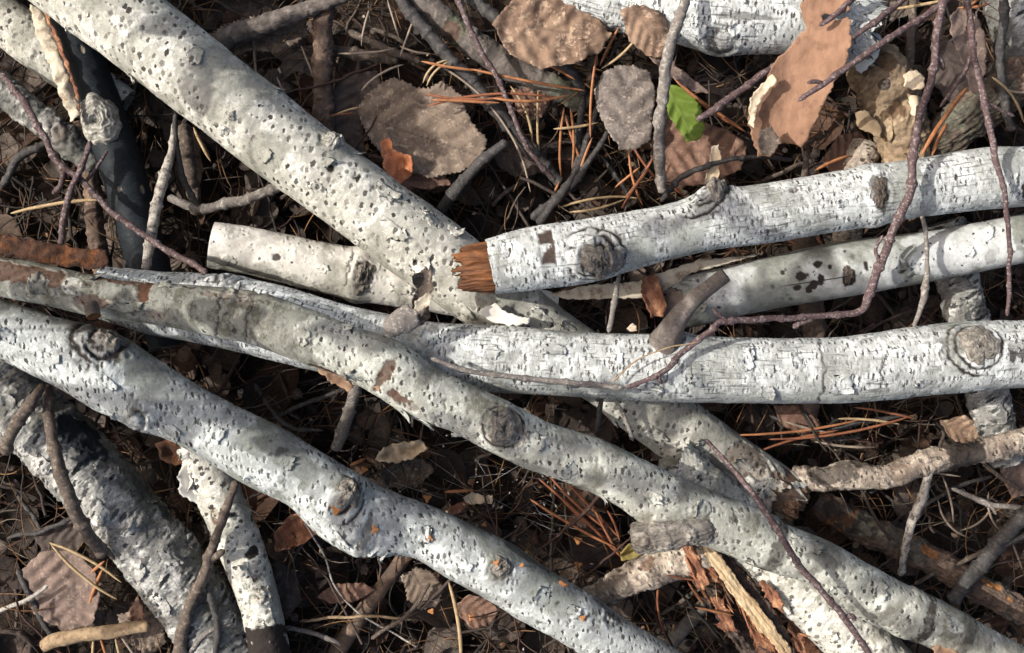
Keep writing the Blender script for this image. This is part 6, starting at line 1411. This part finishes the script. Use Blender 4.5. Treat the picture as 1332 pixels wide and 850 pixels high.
# ---------------------------------------------------------------- unseen leafy bough added at the left, its leaves set to dapple the pile
BLEAF = leaf_mat('bough_leaf', (0.09, 0.14, 0.035), (0.06, 0.10, 0.025), (0.12, 0.17, 0.05), trans=0.3)
SHADE = [  # where its leaves keep the sun off: picture x, y, half sizes, leaves
    (360, 70, 95, 75, 34), (455, 130, 40, 50, 8), (230, 425, 120, 18, 14), (420, 445, 60, 30, 10), (960, 385, 120, 42, 22), (1080, 360, 50, 30, 8), (1200, 650, 150, 80, 44), (1190, 790, 130, 50, 12), (790, 560, 50, 35, 9), (580, 440, 34, 24, 5),
    (340, 545, 110, 18, 9), (600, 680, 130, 16, 10), (790, 755, 60, 18, 4), (330, 740, 60, 80, 12), (60, 740, 60, 70, 10), (440, 550, 60, 40, 8), (730, 250, 60, 40, 8), (700, 90, 60, 40, 7), (860, 215, 60, 30, 8), (1250, 120, 60, 60, 10), (990, 300, 90, 20, 6), (930, 650, 70, 30, 3), (50, 350, 50, 20, 4), (640, 610, 90, 50, 10)]
rs = np.random.default_rng(55)
bough = bpy.data.objects.new('shade_bough', None)
COL.objects.link(bough)
bough.location = (-1.75, 0.15, 0.15)
tag(bough, 'unseen leafy bough added at the left to dapple the pile', 'bough')
ts = np.array(to_sun)
leaves_v, leaves_f, cnt, cents = [], [], 0, []
u = np.linspace(0, 1, 7); v = np.linspace(-1, 1, 5)
Ug, Vg = np.meshgrid(u, v, indexing='ij')
for (px, py, hx, hy, n_) in SHADE:
    for _ in range(n_):
        x, y = px + hx * rs.uniform(-1, 1), py + hy * rs.uniform(-1, 1)
        t = WP(x, y, 0.03)
        h = (t[0] + 0.666) / 1.41 + 0.16 + rs.uniform(0, 0.14)
        c = t + ts * (h / ts[2])
        s = rs.uniform(0.035, 0.06)
        w = np.sin(np.pi * Ug ** 0.7) ** 0.8 * 0.40
        X = (Ug - 0.5) * s; Y = Vg * w * s; Z = (0.15 * np.abs(Vg) * w + 0.2 * (Ug - .5) ** 2) * s
        az, tx = rs.uniform(0, 6.28), rs.normal(0, 0.5)
        x1 = X * math.cos(tx) + Z * math.sin(tx); z1 = -X * math.sin(tx) + Z * math.cos(tx)
        P = np.stack([x1 * math.cos(az) - Y * math.sin(az) + c[0], x1 * math.sin(az) + Y * math.cos(az) + c[1], z1 + c[2]], -1).reshape(-1, 3)
        leaves_v.append(P); leaves_f.append(grid_quads(7, 5, False) + cnt); cnt += len(P); cents.append(c)
lv = link('leaves', raw_mesh('leaves', np.concatenate(leaves_v), np.concatenate(leaves_f), {'vein': np.zeros(cnt)}), BLEAF, bough)
lv['kind'] = 'stuff'
# a limb running up under the spray, and a spray twig to every sixth leaf
root_p = np.array([-1.75, 0.15, 0.15]); tip = np.array([-0.50, -0.05, 1.38])
V, F_, nz, s_, q_ = tube_arrays([(*root_p, 0.022), (-1.62, 0.12, 0.5, 0.018), (-1.35, 0.06, 0.85, 0.012), (-0.95, 0.0, 1.15, 0.007), (*tip, 0.003)], 0.01, 10, 0.2, 3.0, 0.004, 0.2)
link('limb', raw_mesh('limb', V, F_), BROWNTW, bough)
limb = q_[:, :3]
vv, ff, k = [], [], 0
for c in cents[::4]:
    j = int(np.argmin(np.linalg.norm(limb - c, axis=1) + 0.4 * np.abs(limb[:, 2] - c[2] - 0.1)))
    a = limb[j]; mid = (a + c) / 2 + np.array([0, 0, 0.05])
    V, F_, nz, s_, q_ = tube_arrays([(*a, 0.0016), (*mid, 0.0013), (*c, 0.0008)], 0.03, 5, 0.1, 1.0)
    vv.append(V.reshape(-1, 3)); ff.append(F_ + k); k += V.shape[0] * V.shape[1]
tg = link('sprays', raw_mesh('sprays', np.concatenate(vv), np.concatenate(ff)), BROWNTW, bough)
tg['kind'] = 'stuff'
